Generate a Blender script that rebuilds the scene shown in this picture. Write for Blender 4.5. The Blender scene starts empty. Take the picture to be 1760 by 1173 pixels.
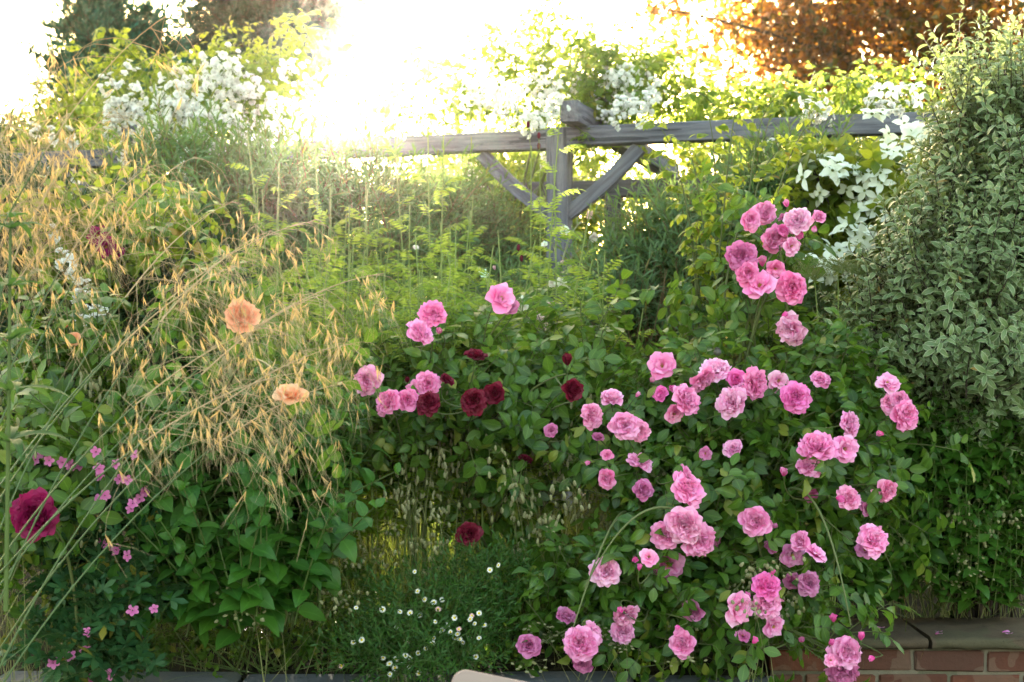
import bpy, math, random
import numpy as np
from mathutils import Vector, Matrix

S = bpy.context.scene
rng = np.random.default_rng(7)
F = 2444.0          # focal length in photo pixels (50 mm on 36 mm, 1760 px wide)
EYE = 1.55
GLOW_D, GLOW_G = 0.00034, 0.945

# ------------------------------------------------------------------ camera
cam_data = bpy.data.cameras.new('camera')
cam = bpy.data.objects.new('camera', cam_data)
S.collection.objects.link(cam)
cam.location = (0, 0, EYE)
cam.rotation_euler = (math.radians(90), 0, 0)
cam_data.lens = 50.0
cam_data.sensor_width = 36.0
cam_data.clip_end = 2000.0
cam_data.clip_start = 0.05
cam_data.dof.use_dof = True
cam_data.dof.focus_distance = 4.3
cam_data.dof.aperture_fstop = 5.0
S.camera = cam

# ------------------------------------------------------------------ sky and sun
SUN_AZ, SUN_EL = math.radians(-6.5), math.radians(10.5)
world = bpy.data.worlds.new('World')
S.world = world
world.use_nodes = True
wn = world.node_tree.nodes
wl = world.node_tree.links
wn.clear()
sky = wn.new('ShaderNodeTexSky')
sky.sky_type = 'NISHITA'
sky.sun_disc = False
sky.sun_elevation = SUN_EL
sky.sun_rotation = SUN_AZ
sky.air_density = 1.0
sky.dust_density = 3.0
sky.ozone_density = 0.4
bg = wn.new('ShaderNodeBackground')
bg.inputs['Strength'].default_value = 0.11
wo = wn.new('ShaderNodeOutputWorld')
warm = wn.new('ShaderNodeMix'); warm.data_type = 'RGBA'; warm.blend_type = 'MULTIPLY'
warm.inputs[0].default_value = 1.0; warm.inputs[7].default_value = (1.06, 1.0, .80, 1)      # the photograph's warm white balance
wl.new(sky.outputs[0], warm.inputs[6]); wl.new(warm.outputs[2], bg.inputs[0])
wl.new(bg.outputs[0], wo.inputs[0])

sun_data = bpy.data.lights.new('sun', 'SUN')
sun_data.energy = 5.0
sun_data.angle = math.radians(0.5)
sun_data.color = (1.0, 0.86, 0.66)
sun = bpy.data.objects.new('sun', sun_data)
S.collection.objects.link(sun)
sdir = Vector((math.sin(SUN_AZ) * math.cos(SUN_EL), math.cos(SUN_AZ) * math.cos(SUN_EL), math.sin(SUN_EL)))
sun.rotation_euler = sdir.to_track_quat('Z', 'Y').to_euler()
sun.location = (-3, 20, 8)

S.view_settings.view_transform = 'Standard'
S.view_settings.look = 'None'
S.view_settings.exposure = 3.8
S.view_settings.gamma = 1.0
S.render.engine = 'CYCLES'
S.cycles.max_bounces = 7
S.cycles.diffuse_bounces = 4
S.cycles.glossy_bounces = 2
S.cycles.transmission_bounces = 5
S.cycles.volume_bounces = 0
S.cycles.transparent_max_bounces = 8
S.cycles.sample_clamp_indirect = 6.0
S.cycles.caustics_reflective = False
S.cycles.caustics_refractive = False

# ------------------------------------------------------------------ small maths
def P(px, py, d):
    return np.array([(px - 880.0) / F * d, d, EYE + (586.5 - py) / F * d])

def unit(a):
    a = np.asarray(a, float)
    return a / np.maximum(np.linalg.norm(a, axis=-1, keepdims=True), 1e-9)

def soil_z(y):
    return np.interp(y, [4.3, 7.5, 12.0], [0.57, 0.66, 0.75])

def frames(D, roll=None, up=(0, 0, 1.0)):
    """rotation matrices whose Y column is D and whose Z column leans to UP, turned about D by ROLL"""
    Y = unit(np.atleast_2d(D))
    U = np.broadcast_to(np.asarray(up, float), Y.shape)
    X = np.cross(Y, U)
    bad = np.linalg.norm(X, axis=1) < 1e-4
    X[bad] = (1, 0, 0)
    X = unit(X)
    Z = np.cross(X, Y)
    if roll is not None:
        c, s = np.cos(roll)[:, None], np.sin(roll)[:, None]
        X, Z = X * c + Z * s, Z * c - X * s
    return np.stack([X, Y, Z], axis=2)

def rx(a):
    c, s = math.cos(a), math.sin(a); return np.array([[1, 0, 0], [0, c, -s], [0, s, c]])
def ry(a):
    c, s = math.cos(a), math.sin(a); return np.array([[c, 0, s], [0, 1, 0], [-s, 0, c]])
def rz(a):
    c, s = math.cos(a), math.sin(a); return np.array([[c, -s, 0], [s, c, 0], [0, 0, 1]])

# ------------------------------------------------------------------ mesh collector
class T:
    """a template: vertices, loops, face sizes, uv per vertex, material per face"""
    def __init__(s, v, l, n, uv, m):
        s.v = np.asarray(v, float).reshape(-1, 3); s.l = np.asarray(l, int); s.n = np.asarray(n, int)
        s.uv = np.asarray(uv, float).reshape(-1, 2); s.m = np.asarray(m, int)
    def x(s, R=None, t=(0, 0, 0), k=1.0):
        v = s.v * k
        if R is not None: v = v @ np.asarray(R).T
        return T(v + np.asarray(t), s.l, s.n, s.uv, s.m)
    def mat(s, i):
        return T(s.v, s.l, s.n, s.uv, np.full(len(s.m), i))

def join(ts):
    off, V, L, N, U, M = 0, [], [], [], [], []
    for t in ts:
        V.append(t.v); L.append(t.l + off); N.append(t.n); U.append(t.uv); M.append(t.m); off += len(t.v)
    return T(np.concatenate(V), np.concatenate(L), np.concatenate(N), np.concatenate(U), np.concatenate(M))

class MB:
    def __init__(s): s.p = []
    def add(s, t): s.p.append(t); return s
    def inst(s, t, R, pos, k):
        """many copies of one template"""
        pos = np.atleast_2d(pos); n = len(pos)
        if n == 0: return s
        k = np.broadcast_to(np.asarray(k, float), (n,))
        v = np.einsum('nij,vj->nvi', R * k[:, None, None], t.v) + pos[:, None, :]
        nv = len(t.v)
        l = (t.l[None, :] + (np.arange(n) * nv)[:, None]).ravel()
        s.p.append(T(v.reshape(-1, 3), l, np.tile(t.n, n), np.tile(t.uv, (n, 1)), np.tile(t.m, n)))
        return s
    def build(s, name, mats, parent=None, loc=None, smooth=True):
        t = join(s.p)
        return mesh_object(name, t, mats, parent, loc, smooth)

def make_mesh(name, t, mats, smooth=True):
    me = bpy.data.meshes.new(name)
    me.vertices.add(len(t.v)); me.vertices.foreach_set('co', t.v.astype(np.float32).ravel())
    me.loops.add(len(t.l)); me.loops.foreach_set('vertex_index', t.l.astype(np.int32))
    me.polygons.add(len(t.n))
    st = np.concatenate([[0], np.cumsum(t.n)[:-1]]).astype(np.int32)
    me.polygons.foreach_set('loop_start', st)
    me.polygons.foreach_set('material_index', t.m.astype(np.int32))
    me.polygons.foreach_set('use_smooth', np.full(len(t.n), bool(smooth)))
    uvl = me.uv_layers.new(name='uv')
    uvl.data.foreach_set('uv', t.uv[t.l].astype(np.float32).ravel())
    for m in (mats if isinstance(mats, (list, tuple)) else [mats]): me.materials.append(m)
    me.update(calc_edges=True)
    return me

def mesh_object(name, t, mats, parent=None, loc=None, smooth=True):
    if parent is not None and loc is None:
        b = np.array(parent.location)                      # the parts are given in world space
        t = T(t.v - b, t.l, t.n, t.uv, t.m)
    elif loc is not None and parent is None:
        t = T(t.v - np.array(loc), t.l, t.n, t.uv, t.m)
    o = bpy.data.objects.new(name, make_mesh(name, t, mats, smooth))
    S.collection.objects.link(o)
    if parent is not None: o.parent = parent
    if loc is not None: o.location = loc
    return o

def place(name, me, parent, pos, R, k=1.0, color=None):
    """one more object on an existing mesh, at a world position, under a thing that is not turned"""
    o = bpy.data.objects.new(name, me)
    S.collection.objects.link(o)
    o.parent = parent
    M = Matrix.Identity(4)
    for i in range(3):
        for j in range(3): M[i][j] = R[i, j] * k
    b = parent.location
    # a sub-part's parent is given in its own parent's space already
    M.translation = Vector((float(pos[0]), float(pos[1]), float(pos[2]))) - b
    o.matrix_basis = M
    if color is not None: o.color = (*color, 1.0)
    return o

def thing(name, label, cat, loc=(0, 0, 0), group=None):
    o = bpy.data.objects.new(name, None)
    o.empty_display_size = 0.1
    S.collection.objects.link(o)
    o.location = tuple(float(c) for c in loc)
    o['label'] = label; o['category'] = cat
    if group: o['group'] = group
    return o

def copy_tree(o, parent=None):
    c = o.copy(); S.collection.objects.link(c)
    if parent is not None: c.parent = parent
    for ch in list(o.children): copy_tree(ch, c)
    return c

# ------------------------------------------------------------------ templates
def grid(Pts, UV, m=0):
    """Pts (r, c, 3), UV (r, c, 2)"""
    r, c = Pts.shape[:2]
    i = np.arange(r * c).reshape(r, c)
    q = np.stack([i[:-1, :-1], i[:-1, 1:], i[1:, 1:], i[1:, :-1]], axis=-1).reshape(-1, 4)
    return T(Pts.reshape(-1, 3), q.ravel(), np.full(len(q), 4), UV.reshape(-1, 2), np.full(len(q), m))

def leaf(L=1.0, W=0.5, rows=4, fold=0.25, curl=0.4, wide=0.45, base=0.06, tip=0.03, m=0, wave=0.0, seed=0):
    """a leaf along +Y from the origin, folded along its midrib, drooping by CURL radians"""
    r = np.random.default_rng(seed)
    t = np.linspace(0, 1, rows + 1)
    e = math.log(0.5) / math.log(wide)
    w = np.sin(np.pi * t ** e) ** 0.85
    w = np.maximum(w, 0.0) * W / 2
    w[0] = base * W / 2; w[-1] = tip * W / 2
    ang = -curl * t ** 1.3
    dy = np.cos(ang); dz = np.sin(ang)
    y = np.concatenate([[0], np.cumsum((dy[1:] + dy[:-1]) / 2 * np.diff(t))]) * L
    z = np.concatenate([[0], np.cumsum((dz[1:] + dz[:-1]) / 2 * np.diff(t))]) * L
    Pn = np.zeros((rows + 1, 3, 3)); UV = np.zeros((rows + 1, 3, 2))
    for j, u in enumerate((-1, 0, 1)):
        Pn[:, j, 0] = u * w * math.cos(fold)
        Pn[:, j, 1] = y
        Pn[:, j, 2] = z + abs(u) * w * math.sin(fold) + (wave * W * r.normal(size=rows + 1) if u else 0)
        UV[:, j, 0] = (u + 1) / 2; UV[:, j, 1] = t
    return grid(Pn, UV, m)

def tube(pts, rad, sides=4, m=1, cap=False):
    pts = np.asarray(pts, float); n = len(pts)
    rad = np.broadcast_to(np.asarray(rad, float), (n,))
    d = np.gradient(pts, axis=0); d = unit(d)
    ref = np.array([0.31, 0.17, 0.93]) if abs(d[:, 2]).mean() < 0.8 else np.array([0.93, 0.31, 0.17])
    X = unit(np.cross(d, ref)); Y = np.cross(d, X)
    a = np.linspace(0, 2 * np.pi, sides + 1)
    ring = pts[:, None, :] + rad[:, None, None] * (np.cos(a)[None, :, None] * X[:, None, :] + np.sin(a)[None, :, None] * Y[:, None, :])
    UV = np.zeros((n, sides + 1, 2)); UV[:, :, 0] = 0.5; UV[:, :, 1] = np.linspace(0, 1, n)[:, None]
    i = np.arange(n * sides).reshape(n, sides)
    j = np.roll(i, -1, axis=1)
    q = np.stack([i[:-1], j[:-1], j[1:], i[1:]], axis=-1).reshape(-1, 4)
    return T(ring[:, :sides].reshape(-1, 3), q.ravel(), np.full(len(q), 4), UV[:, :sides].reshape(-1, 2), np.full(len(q), m))

def bez(a, b, c, n=8):
    t = np.linspace(0, 1, n)[:, None]
    return (1 - t) ** 2 * np.asarray(a) + 2 * t * (1 - t) * np.asarray(b) + t ** 2 * np.asarray(c)

def bez3(a, b, c, d, n=10):
    t = np.linspace(0, 1, n)[:, None]
    return (1 - t) ** 3 * np.asarray(a) + 3 * t * (1 - t) ** 2 * np.asarray(b) + 3 * t ** 2 * (1 - t) * np.asarray(c) + t ** 3 * np.asarray(d)

def sprig(lf, n=14, L=0.2, ang=55, k0=1.0, k1=0.5, stem=0.0018, bend=0.15, seed=0, phyl=137.5, start=0.1, whorl=1, sides=3, jit=8):
    """a shoot along +Y with leaves spiralling up it; leaf sizes go from k0 at the base to k1 at the tip"""
    r = np.random.default_rng(seed)
    b = r.normal(0, bend, 2)
    t = np.linspace(0, 1, 6)
    path = np.stack([b[0] * L * t ** 2, L * t, b[1] * L * t ** 2], axis=1)
    out = [tube(path, np.linspace(stem, stem * 0.4, 6), sides, 1)] if stem else []
    az = r.uniform(0, 360)
    for i in range(n):
        f = start + (1 - start) * i / max(n - 1, 1)
        p = np.array([b[0] * L * f ** 2, L * f, b[1] * L * f ** 2])
        for w in range(whorl):
            a = math.radians(az + w * 360 / whorl + r.normal(0, jit))
            el = math.radians((ang * (1 - 0.55 * f ** 2)) + r.normal(0, jit))
            D = np.array([math.cos(a) * math.sin(el), math.cos(el), math.sin(a) * math.sin(el)])
            R = frames(D, np.array([r.normal(0, .25)]), up=(0, 1, 0.0))[0]
            k = (k0 + (k1 - k0) * f) * r.uniform(.85, 1.15)
            lt = lf[r.integers(len(lf))] if isinstance(lf, list) else lf
            out.append(lt.x(R, p, k))
        az += phyl
    return join(out)

def pinnate(lf, pairs=3, L=0.1, ang=62, k=1.0, stem=0.001, arch=0.5, tipk=1.1, seed=0, start=.3, basek=.8, sides=3):
    """a compound leaf along +Y: a rachis, pairs of leaflets and one at the tip"""
    r = np.random.default_rng(seed)
    t = np.linspace(0, 1, 6)
    an = .25 - arch * t
    path = np.stack([0 * t, np.cumsum(np.cos(an)) / 6 * L, np.cumsum(np.sin(an)) / 6 * L], axis=1); path -= path[0]
    out = [tube(path, np.linspace(stem, stem * .5, 6), sides, 1)]
    at = lambda f: np.array([np.interp(f, t, path[:, i]) for i in range(3)])
    for i in range(pairs):
        f = start + (.93 - start) * i / pairs
        for s in (-1, 1):
            a = math.radians(ang + r.normal(0, 7)) * s
            R = rz(-a) @ rx(-arch * f + r.normal(0, .18)) @ ry(r.normal(0, .2))
            out.append(lf.x(R, at(f), k * (basek + (1 - basek) * math.sin(math.pi * (.25 + .6 * f))) * r.uniform(.9, 1.1)))
    out.append(lf.x(rx(-arch + .1), at(1.0), k * tipk))
    return join(out)

def scatter(blobs, n, shell=0.5, seed=0, lump=0.18, front=0.0, zmin=None):
    """points and outward normals in a union of ellipsoids; a blob is (px, py, distance, rx px, ry px, depth m)"""
    r = np.random.default_rng(seed)
    C = np.array([P(b[0], b[1], b[2]) for b in blobs])
    R = np.array([[b[3] * b[2] / F, b[5], b[4] * b[2] / F] for b in blobs])
    w = np.array([b[6] if len(b) > 6 else 1.0 for b in blobs]) * (R[:, 0] * R[:, 2] + .5 * R[:, 1] * (R[:, 0] + R[:, 2]))
    i = r.choice(len(blobs), n, p=w / w.sum())
    d = unit(r.normal(size=(n, 3)))
    if front:
        flip = (d[:, 1] > 0) & (r.random(n) < front)
        d[flip, 1] *= -1
    A = r.normal(size=(len(blobs), 2, 3)) * 3.2; ph = r.uniform(0, 6.28, (len(blobs), 2))
    lm = 1 + lump * (np.sin((d * A[i, 0]).sum(1) + ph[i, 0]) + .6 * np.sin(1.9 * (d * A[i, 1]).sum(1) + ph[i, 1]))
    rad = (1 - shell * r.random(n) ** 1.2)
    p = C[i] + d * R[i] * (rad * lm)[:, None]
    nr = unit(d / R[i])
    keep = p[:, 2] > (soil_z(p[:, 1]) + .015 if zmin is None else zmin)
    return p[keep], nr[keep]

def dress(mb, tpls, pos, nrm, out=0.7, up=0.7, jit=0.45, k=(0.8, 1.2), seed=0, roll=0.5):
    r = np.random.default_rng(seed + 99)
    D = unit(nrm * out + np.array([0, 0, up]) + r.normal(0, jit, pos.shape))
    R = frames(D, r.normal(0, roll, len(pos)))
    sc = r.uniform(k[0], k[1], len(pos))
    which = r.integers(len(tpls), size=len(pos))
    for j, t in enumerate(tpls):
        s = which == j
        mb.inst(t, R[s], pos[s], sc[s])
    return mb

# ------------------------------------------------------------------ materials
class NT:
    def __init__(s, name):
        s.m = bpy.data.materials.new(name); s.m.use_nodes = True
        s.n = s.m.node_tree.nodes; s.k = s.m.node_tree.links; s.n.clear()
        s.out = s.n.new('ShaderNodeOutputMaterial')
    def add(s, typ, **kw):
        nd = s.n.new(typ)
        for a, v in kw.items(): setattr(nd, a, v)
        return nd
    def put(s, sock, v):
        if isinstance(v, bpy.types.NodeSocket): s.k.new(v, sock)
        else: sock.default_value = v
    def math(s, op, a, b=0.0, c=0.0):
        nd = s.add('ShaderNodeMath', operation=op)
        s.put(nd.inputs[0], a); s.put(nd.inputs[1], b); s.put(nd.inputs[2], c)
        return nd.outputs[0]
    def mix(s, f, a, b, typ='MIX'):
        nd = s.add('ShaderNodeMix', data_type='RGBA', blend_type=typ)
        s.put(nd.inputs[0], f); s.put(nd.inputs[6], c4(a)); s.put(nd.inputs[7], c4(b))
        return nd.outputs[2]
    def ramp(s, f, stops):
        nd = s.add('ShaderNodeValToRGB'); s.put(nd.inputs[0], f)
        el = nd.color_ramp.elements
        while len(el) < len(stops): el.new(.5)
        for e, (p, c) in zip(el, stops): e.position = p; e.color = c4(c)
        return nd.outputs[0]
    def noise(s, vec, scale, detail=3.0, rough=.55):
        nd = s.add('ShaderNodeTexNoise'); s.put(nd.inputs['Scale'], scale); s.put(nd.inputs['Detail'], detail); s.put(nd.inputs['Roughness'], rough)
        if vec is not None: s.k.new(vec, nd.inputs['Vector'])
        return nd.outputs['Fac']
    def uv(s):
        u = s.add('ShaderNodeUVMap'); sp = s.add('ShaderNodeSeparateXYZ'); s.k.new(u.outputs[0], sp.inputs[0])
        return sp.outputs[0], sp.outputs[1]
    def obj(s): return s.add('ShaderNodeTexCoord').outputs['Object']
    def bsdf(s, color, rough=.5, spec=.4, normal=None, **kw):
        b = s.add('ShaderNodeBsdfPrincipled')
        s.put(b.inputs['Base Color'], c4(color)); s.put(b.inputs['Roughness'], rough); s.put(b.inputs['Specular IOR Level'], spec)
        if normal is not None: s.k.new(normal, b.inputs['Normal'])
        return b.outputs[0]
    def bump(s, h, strength=.3, dist=.01):
        b = s.add('ShaderNodeBump'); b.inputs['Strength'].default_value = strength; b.inputs['Distance'].default_value = dist
        s.k.new(h, b.inputs['Height']); return b.outputs[0]
    def done(s, sh): s.k.new(sh, s.out.inputs[0]); return s.m

def c4(c):
    return c if isinstance(c, bpy.types.NodeSocket) or len(c) == 4 else (*c, 1.0)

def rich(c):
    m = max(c); g = .3 * c[0] + .6 * c[1] + .1 * c[2]
    return tuple(max(.004, g + (x - g) * 1.3) for x in c) if c[1] >= c[0] else c

def leaf_mat(name, a, b, back, transl=.45, rough=.42, spec=.4, margin=None, odd=None, vein=.35, dim=.6):
    """a leaf: colour a to b from leaf to leaf, the light coming through it coloured BACK; a pale margin if the leaf is variegated"""
    s = NT(name)
    a, b = rich(a), rich(b)
    geo = s.add('ShaderNodeNewGeometry')
    rnd = geo.outputs['Random Per Island']
    u, v = s.uv()
    col = s.mix(rnd, a, b)
    n = s.noise(s.obj(), 9.0, 2.0)
    col = s.mix(s.math('MULTIPLY', n, .55), col, [x * .62 for x in a])
    r2 = s.math('FRACT', s.math('MULTIPLY', rnd, 37.17))
    if odd is not None:                                            # a few yellowing leaves
        col = s.mix(s.math('GREATER_THAN', r2, 1 - odd[1]), col, odd[0])
    e = s.math('ABSOLUTE', s.math('SUBTRACT', u, .5))               # 0 at the midrib, .5 at the edge
    if vein:
        mid = s.math('LESS_THAN', e, .035)
        col = s.mix(s.math('MULTIPLY', mid, vein), col, [min(1, x * 2.2 + .03) for x in b])
        side = s.math('SINE', s.math('MULTIPLY', s.math('SUBTRACT', v, s.math('MULTIPLY', e, .55)), 48.0))
        col = s.mix(s.math('MULTIPLY', s.math('GREATER_THAN', side, .8), vein * .35), col, [min(1, x * 1.6 + .01) for x in b])
    if margin is not None:
        col = s.mix(s.math('SMOOTH_MIN', s.math('MULTIPLY', s.math('GREATER_THAN', e, .36), 1.0), .9, .1), col, margin)
    bk = s.mix(s.math('MULTIPLY', r2, .5 if dim >= .5 else 1.0), back, [x * dim for x in back])
    p = s.bsdf(col, rough, spec)
    tr = s.add('ShaderNodeBsdfTranslucent'); s.put(tr.inputs[0], bk)
    mx = s.add('ShaderNodeMixShader'); mx.inputs[0].default_value = transl
    s.k.new(p, mx.inputs[1]); s.k.new(tr.outputs[0], mx.inputs[2])
    return s.done(mx.outputs[0])

def petal_mat(name, deep, pale, back, transl=.35, tint=True, rough=.55):
    """petals: deep at the base, pale at the tip; the object's own colour tints single blooms"""
    s = NT(name)
    geo = s.add('ShaderNodeNewGeometry'); rnd = geo.outputs['Random Per Island']
    u, v = s.uv()
    f = s.math('ADD', s.math('MULTIPLY', v, .95), s.math('MULTIPLY', s.math('SUBTRACT', rnd, .5), .5))
    col = s.mix(s.math('MINIMUM', s.math('MAXIMUM', f, 0.0), 1.0), deep, pale)
    st = s.math('SINE', s.math('MULTIPLY', u, 70.0))
    col = s.mix(s.math('MULTIPLY', s.math('GREATER_THAN', st, .55), .07), col, deep)
    if tint:
        oi = s.add('ShaderNodeObjectInfo')
        col = s.mix(1.0, col, oi.outputs['Color'], 'MULTIPLY')
        back = s.mix(1.0, back, oi.outputs['Color'], 'MULTIPLY')
    p = s.bsdf(col, rough, .25)
    tr = s.add('ShaderNodeBsdfTranslucent'); s.put(tr.inputs[0], c4(back))
    mx = s.add('ShaderNodeMixShader'); mx.inputs[0].default_value = transl
    s.k.new(p, mx.inputs[1]); s.k.new(tr.outputs[0], mx.inputs[2])
    return s.done(mx.outputs[0])

def plain_mat(name, a, b, rough=.7, spec=.3, scale=20.0, bump=0.0):
    s = NT(name)
    rnd = s.add('ShaderNodeNewGeometry').outputs['Random Per Island']
    n = s.noise(s.obj(), scale, 4.0)
    col = s.mix(s.math('MULTIPLY_ADD', rnd, .5, s.math('MULTIPLY', n, .5)), a, b)
    nm = s.bump(n, bump) if bump else None
    return s.done(s.bsdf(col, rough, spec, nm))
# ================================================================== SETTING
def wood_mat(name, a, b, dark):
    s = NT(name)
    mp = s.add('ShaderNodeMapping'); s.k.new(s.obj(), mp.inputs[0]); mp.inputs['Scale'].default_value = (2.2, 38, 38)
    g = s.noise(mp.outputs[0], 1.6, 6.0, .65)
    mp2 = s.add('ShaderNodeMapping'); s.k.new(s.obj(), mp2.inputs[0]); mp2.inputs['Scale'].default_value = (1.1, 16, 16)
    g2 = s.noise(mp2.outputs[0], 1.3, 3.0)
    big = s.noise(s.obj(), 2.5, 3.0)
    oi = s.add('ShaderNodeObjectInfo').outputs['Random']
    col = s.ramp(g, [(.28, dark), (.45, a), (.62, b), (.8, a)])
    col = s.mix(s.math('MULTIPLY', big, .5), col, [x * .55 for x in a])
    crack = s.math('LESS_THAN', g2, .37)
    col = s.mix(s.math('MULTIPLY', crack, .75), col, [x * .35 for x in dark])
    vo = s.add('ShaderNodeTexVoronoi'); vo.inputs['Scale'].default_value = 2.3; s.k.new(s.obj(), vo.inputs['Vector'])
    knot = s.math('LESS_THAN', vo.outputs['Distance'], .02)
    col = s.mix(s.math('MULTIPLY', knot, .7), col, dark)
    col = s.mix(s.math('MULTIPLY', oi, .35), col, [x * .7 for x in a])
    return s.done(s.bsdf(col, .8, .2, s.bump(s.math('SUBTRACT', g, s.math('MULTIPLY', crack, .5)), .5, .006)))

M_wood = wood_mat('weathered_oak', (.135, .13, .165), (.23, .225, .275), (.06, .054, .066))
M_wood_dark = wood_mat('oak_painted_shade', (.10, .085, .09), (.16, .14, .145), (.05, .04, .04))  # darker copy of the oak, the rear row's shade put into its colour

def soil_material():
    s = NT('garden_soil')
    n = s.noise(s.obj(), 14.0, 8.0, .7); n2 = s.noise(s.obj(), 2.0, 4.0)
    col = s.ramp(n, [(.3, (.012, .008, .006)), (.55, (.035, .024, .016)), (.75, (.07, .05, .034))])
    col = s.mix(s.math('MULTIPLY', n2, .6), col, (.03, .035, .015))
    return s.done(s.bsdf(col, .95, .1, s.bump(n, .8, .03)))

M_soil = soil_material()

def sheet(x0, x1, y0, y1, nx, ny, zf):
    X, Y = np.meshgrid(np.linspace(x0, x1, nx), np.linspace(y0, y1, ny))
    Z = zf(X, Y)
    return grid(np.stack([X, Y, Z], -1), np.stack([X, Y], -1))

# one sheet of ground to the horizon (the patio level), the raised bed behind the wall
def bed_z(X, Y):
    return soil_z(Y) + .02 * np.sin(7 * X + 2 * Y) * np.sin(5 * Y - X) + .012 * np.sin(23 * X) * np.sin(19 * Y) - np.where((X > .8) & (Y < 4.5), .9, 0)
g = mesh_object('ground', sheet(-400, 400, -20, 900, 40, 46, lambda X, Y: np.where(Y > 4.0, -.02, -.02)), M_soil); g['kind'] = 'structure'
bedx = sheet(-9, 9, 4.12, 26, 160, 200, bed_z)
s_ = mesh_object('soil', bedx, M_soil); s_['kind'] = 'structure'

def stone_mat(name, a, b, sc=9.0):
    s = NT(name)
    n = s.noise(s.obj(), sc, 8.0, .65); n2 = s.noise(s.obj(), sc * .25, 3.0); n3 = s.noise(s.obj(), sc * 9, 2.0)
    rnd = s.add('ShaderNodeNewGeometry').outputs['Random Per Island']
    col = s.mix(n, a, b)
    col = s.mix(s.math('MULTIPLY', s.math('GREATER_THAN', n2, .55), .45), col, (.06, .065, .035))
    col = s.mix(s.math('MULTIPLY', rnd, .4), col, [x * .6 for x in a])
    col = s.mix(s.math('MULTIPLY', s.math('GREATER_THAN', n3, .66), .5), col, [x * .4 for x in a])
    return s.done(s.bsdf(col, .9, .15, s.bump(n, .7, .012)))

M_cope = stone_mat('coping_stone', (.04, .03, .02), (.135, .095, .066), 16.0)
M_slab = stone_mat('grey_slab', (.085, .09, .1), (.17, .175, .19), 7.0)

def brick_mat():
    s = NT('red_brick')
    rnd = s.add('ShaderNodeNewGeometry').outputs['Random Per Island']
    n = s.noise(s.obj(), 26.0, 6.0, .7); n2 = s.noise(s.obj(), 5.0, 3.0)
    col = s.ramp(rnd, [(0, (.085, .03, .022)), (.4, (.15, .045, .028)), (.7, (.18, .062, .036)), (1, (.075, .032, .026))])
    col = s.mix(s.math('MULTIPLY', n, .9), col, (.06, .034, .025))
    col = s.mix(s.math('MULTIPLY', s.math('GREATER_THAN', n2, .58), .3), col, (.17, .12, .09))
    return s.done(s.bsdf(col, .92, .12, s.bump(n, .8, .008)))

M_brick = brick_mat()
M_mortar = stone_mat('lime_mortar', (.12, .10, .075), (.2, .165, .125), 30.0)

def box(cx, cy, cz, sx, sy, sz, bev=.006, jit=0.0, r=None, m=0, R=None, seg=1):
    """a chamfered box"""
    bm = []
    import itertools
    v = []; 
    a = np.array([sx, sy, sz]) / 2
    # 24 vertices: each corner three times, pulled in along two axes
    idx = {}
    for c in itertools.product((-1, 1), repeat=3):
        for ax in range(3):
            p = np.array(c) * (a - bev); p[ax] = c[ax] * a[ax]
            idx[(c, ax)] = len(v); v.append(p)
    v = np.array(v)
    if jit: v = v + r.normal(0, jit, v.shape)
    f = []
    for ax in range(3):
        o1, o2 = (ax + 1) % 3, (ax + 2) % 3
        for sgn in (-1, 1):
            q = []
            for s1, s2 in ((-1, -1), (1, -1), (1, 1), (-1, 1)):
                c = [0, 0, 0]; c[ax] = sgn; c[o1] = s1; c[o2] = s2; q.append(idx[(tuple(c), ax)])
            f.append(q if sgn > 0 else q[::-1])
    for ax in range(3):
        o1, o2 = (ax + 1) % 3, (ax + 2) % 3
        for s1 in (-1, 1):
            for s2 in (-1, 1):
                c0 = [0, 0, 0]; c0[o1] = s1; c0[o2] = s2
                ca = list(c0); cb = list(c0); ca[ax] = -1; cb[ax] = 1
                q = [idx[(tuple(ca), o1)], idx[(tuple(cb), o1)], idx[(tuple(cb), o2)], idx[(tuple(ca), o2)]]
                f.append(q if s1 * s2 > 0 else q[::-1])
    for c in itertools.product((-1, 1), repeat=3):
        q = [idx[(c, 0)], idx[(c, 1)], idx[(c, 2)]]
        f.append(q if c[0] * c[1] * c[2] > 0 else q[::-1])
    n = [len(q) for q in f]
    if R is not None: v = v @ np.asarray(R).T
    return T(v + np.array([cx, cy, cz]), np.concatenate(f), n, np.zeros((24, 2)), np.full(len(f), m))

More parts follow.
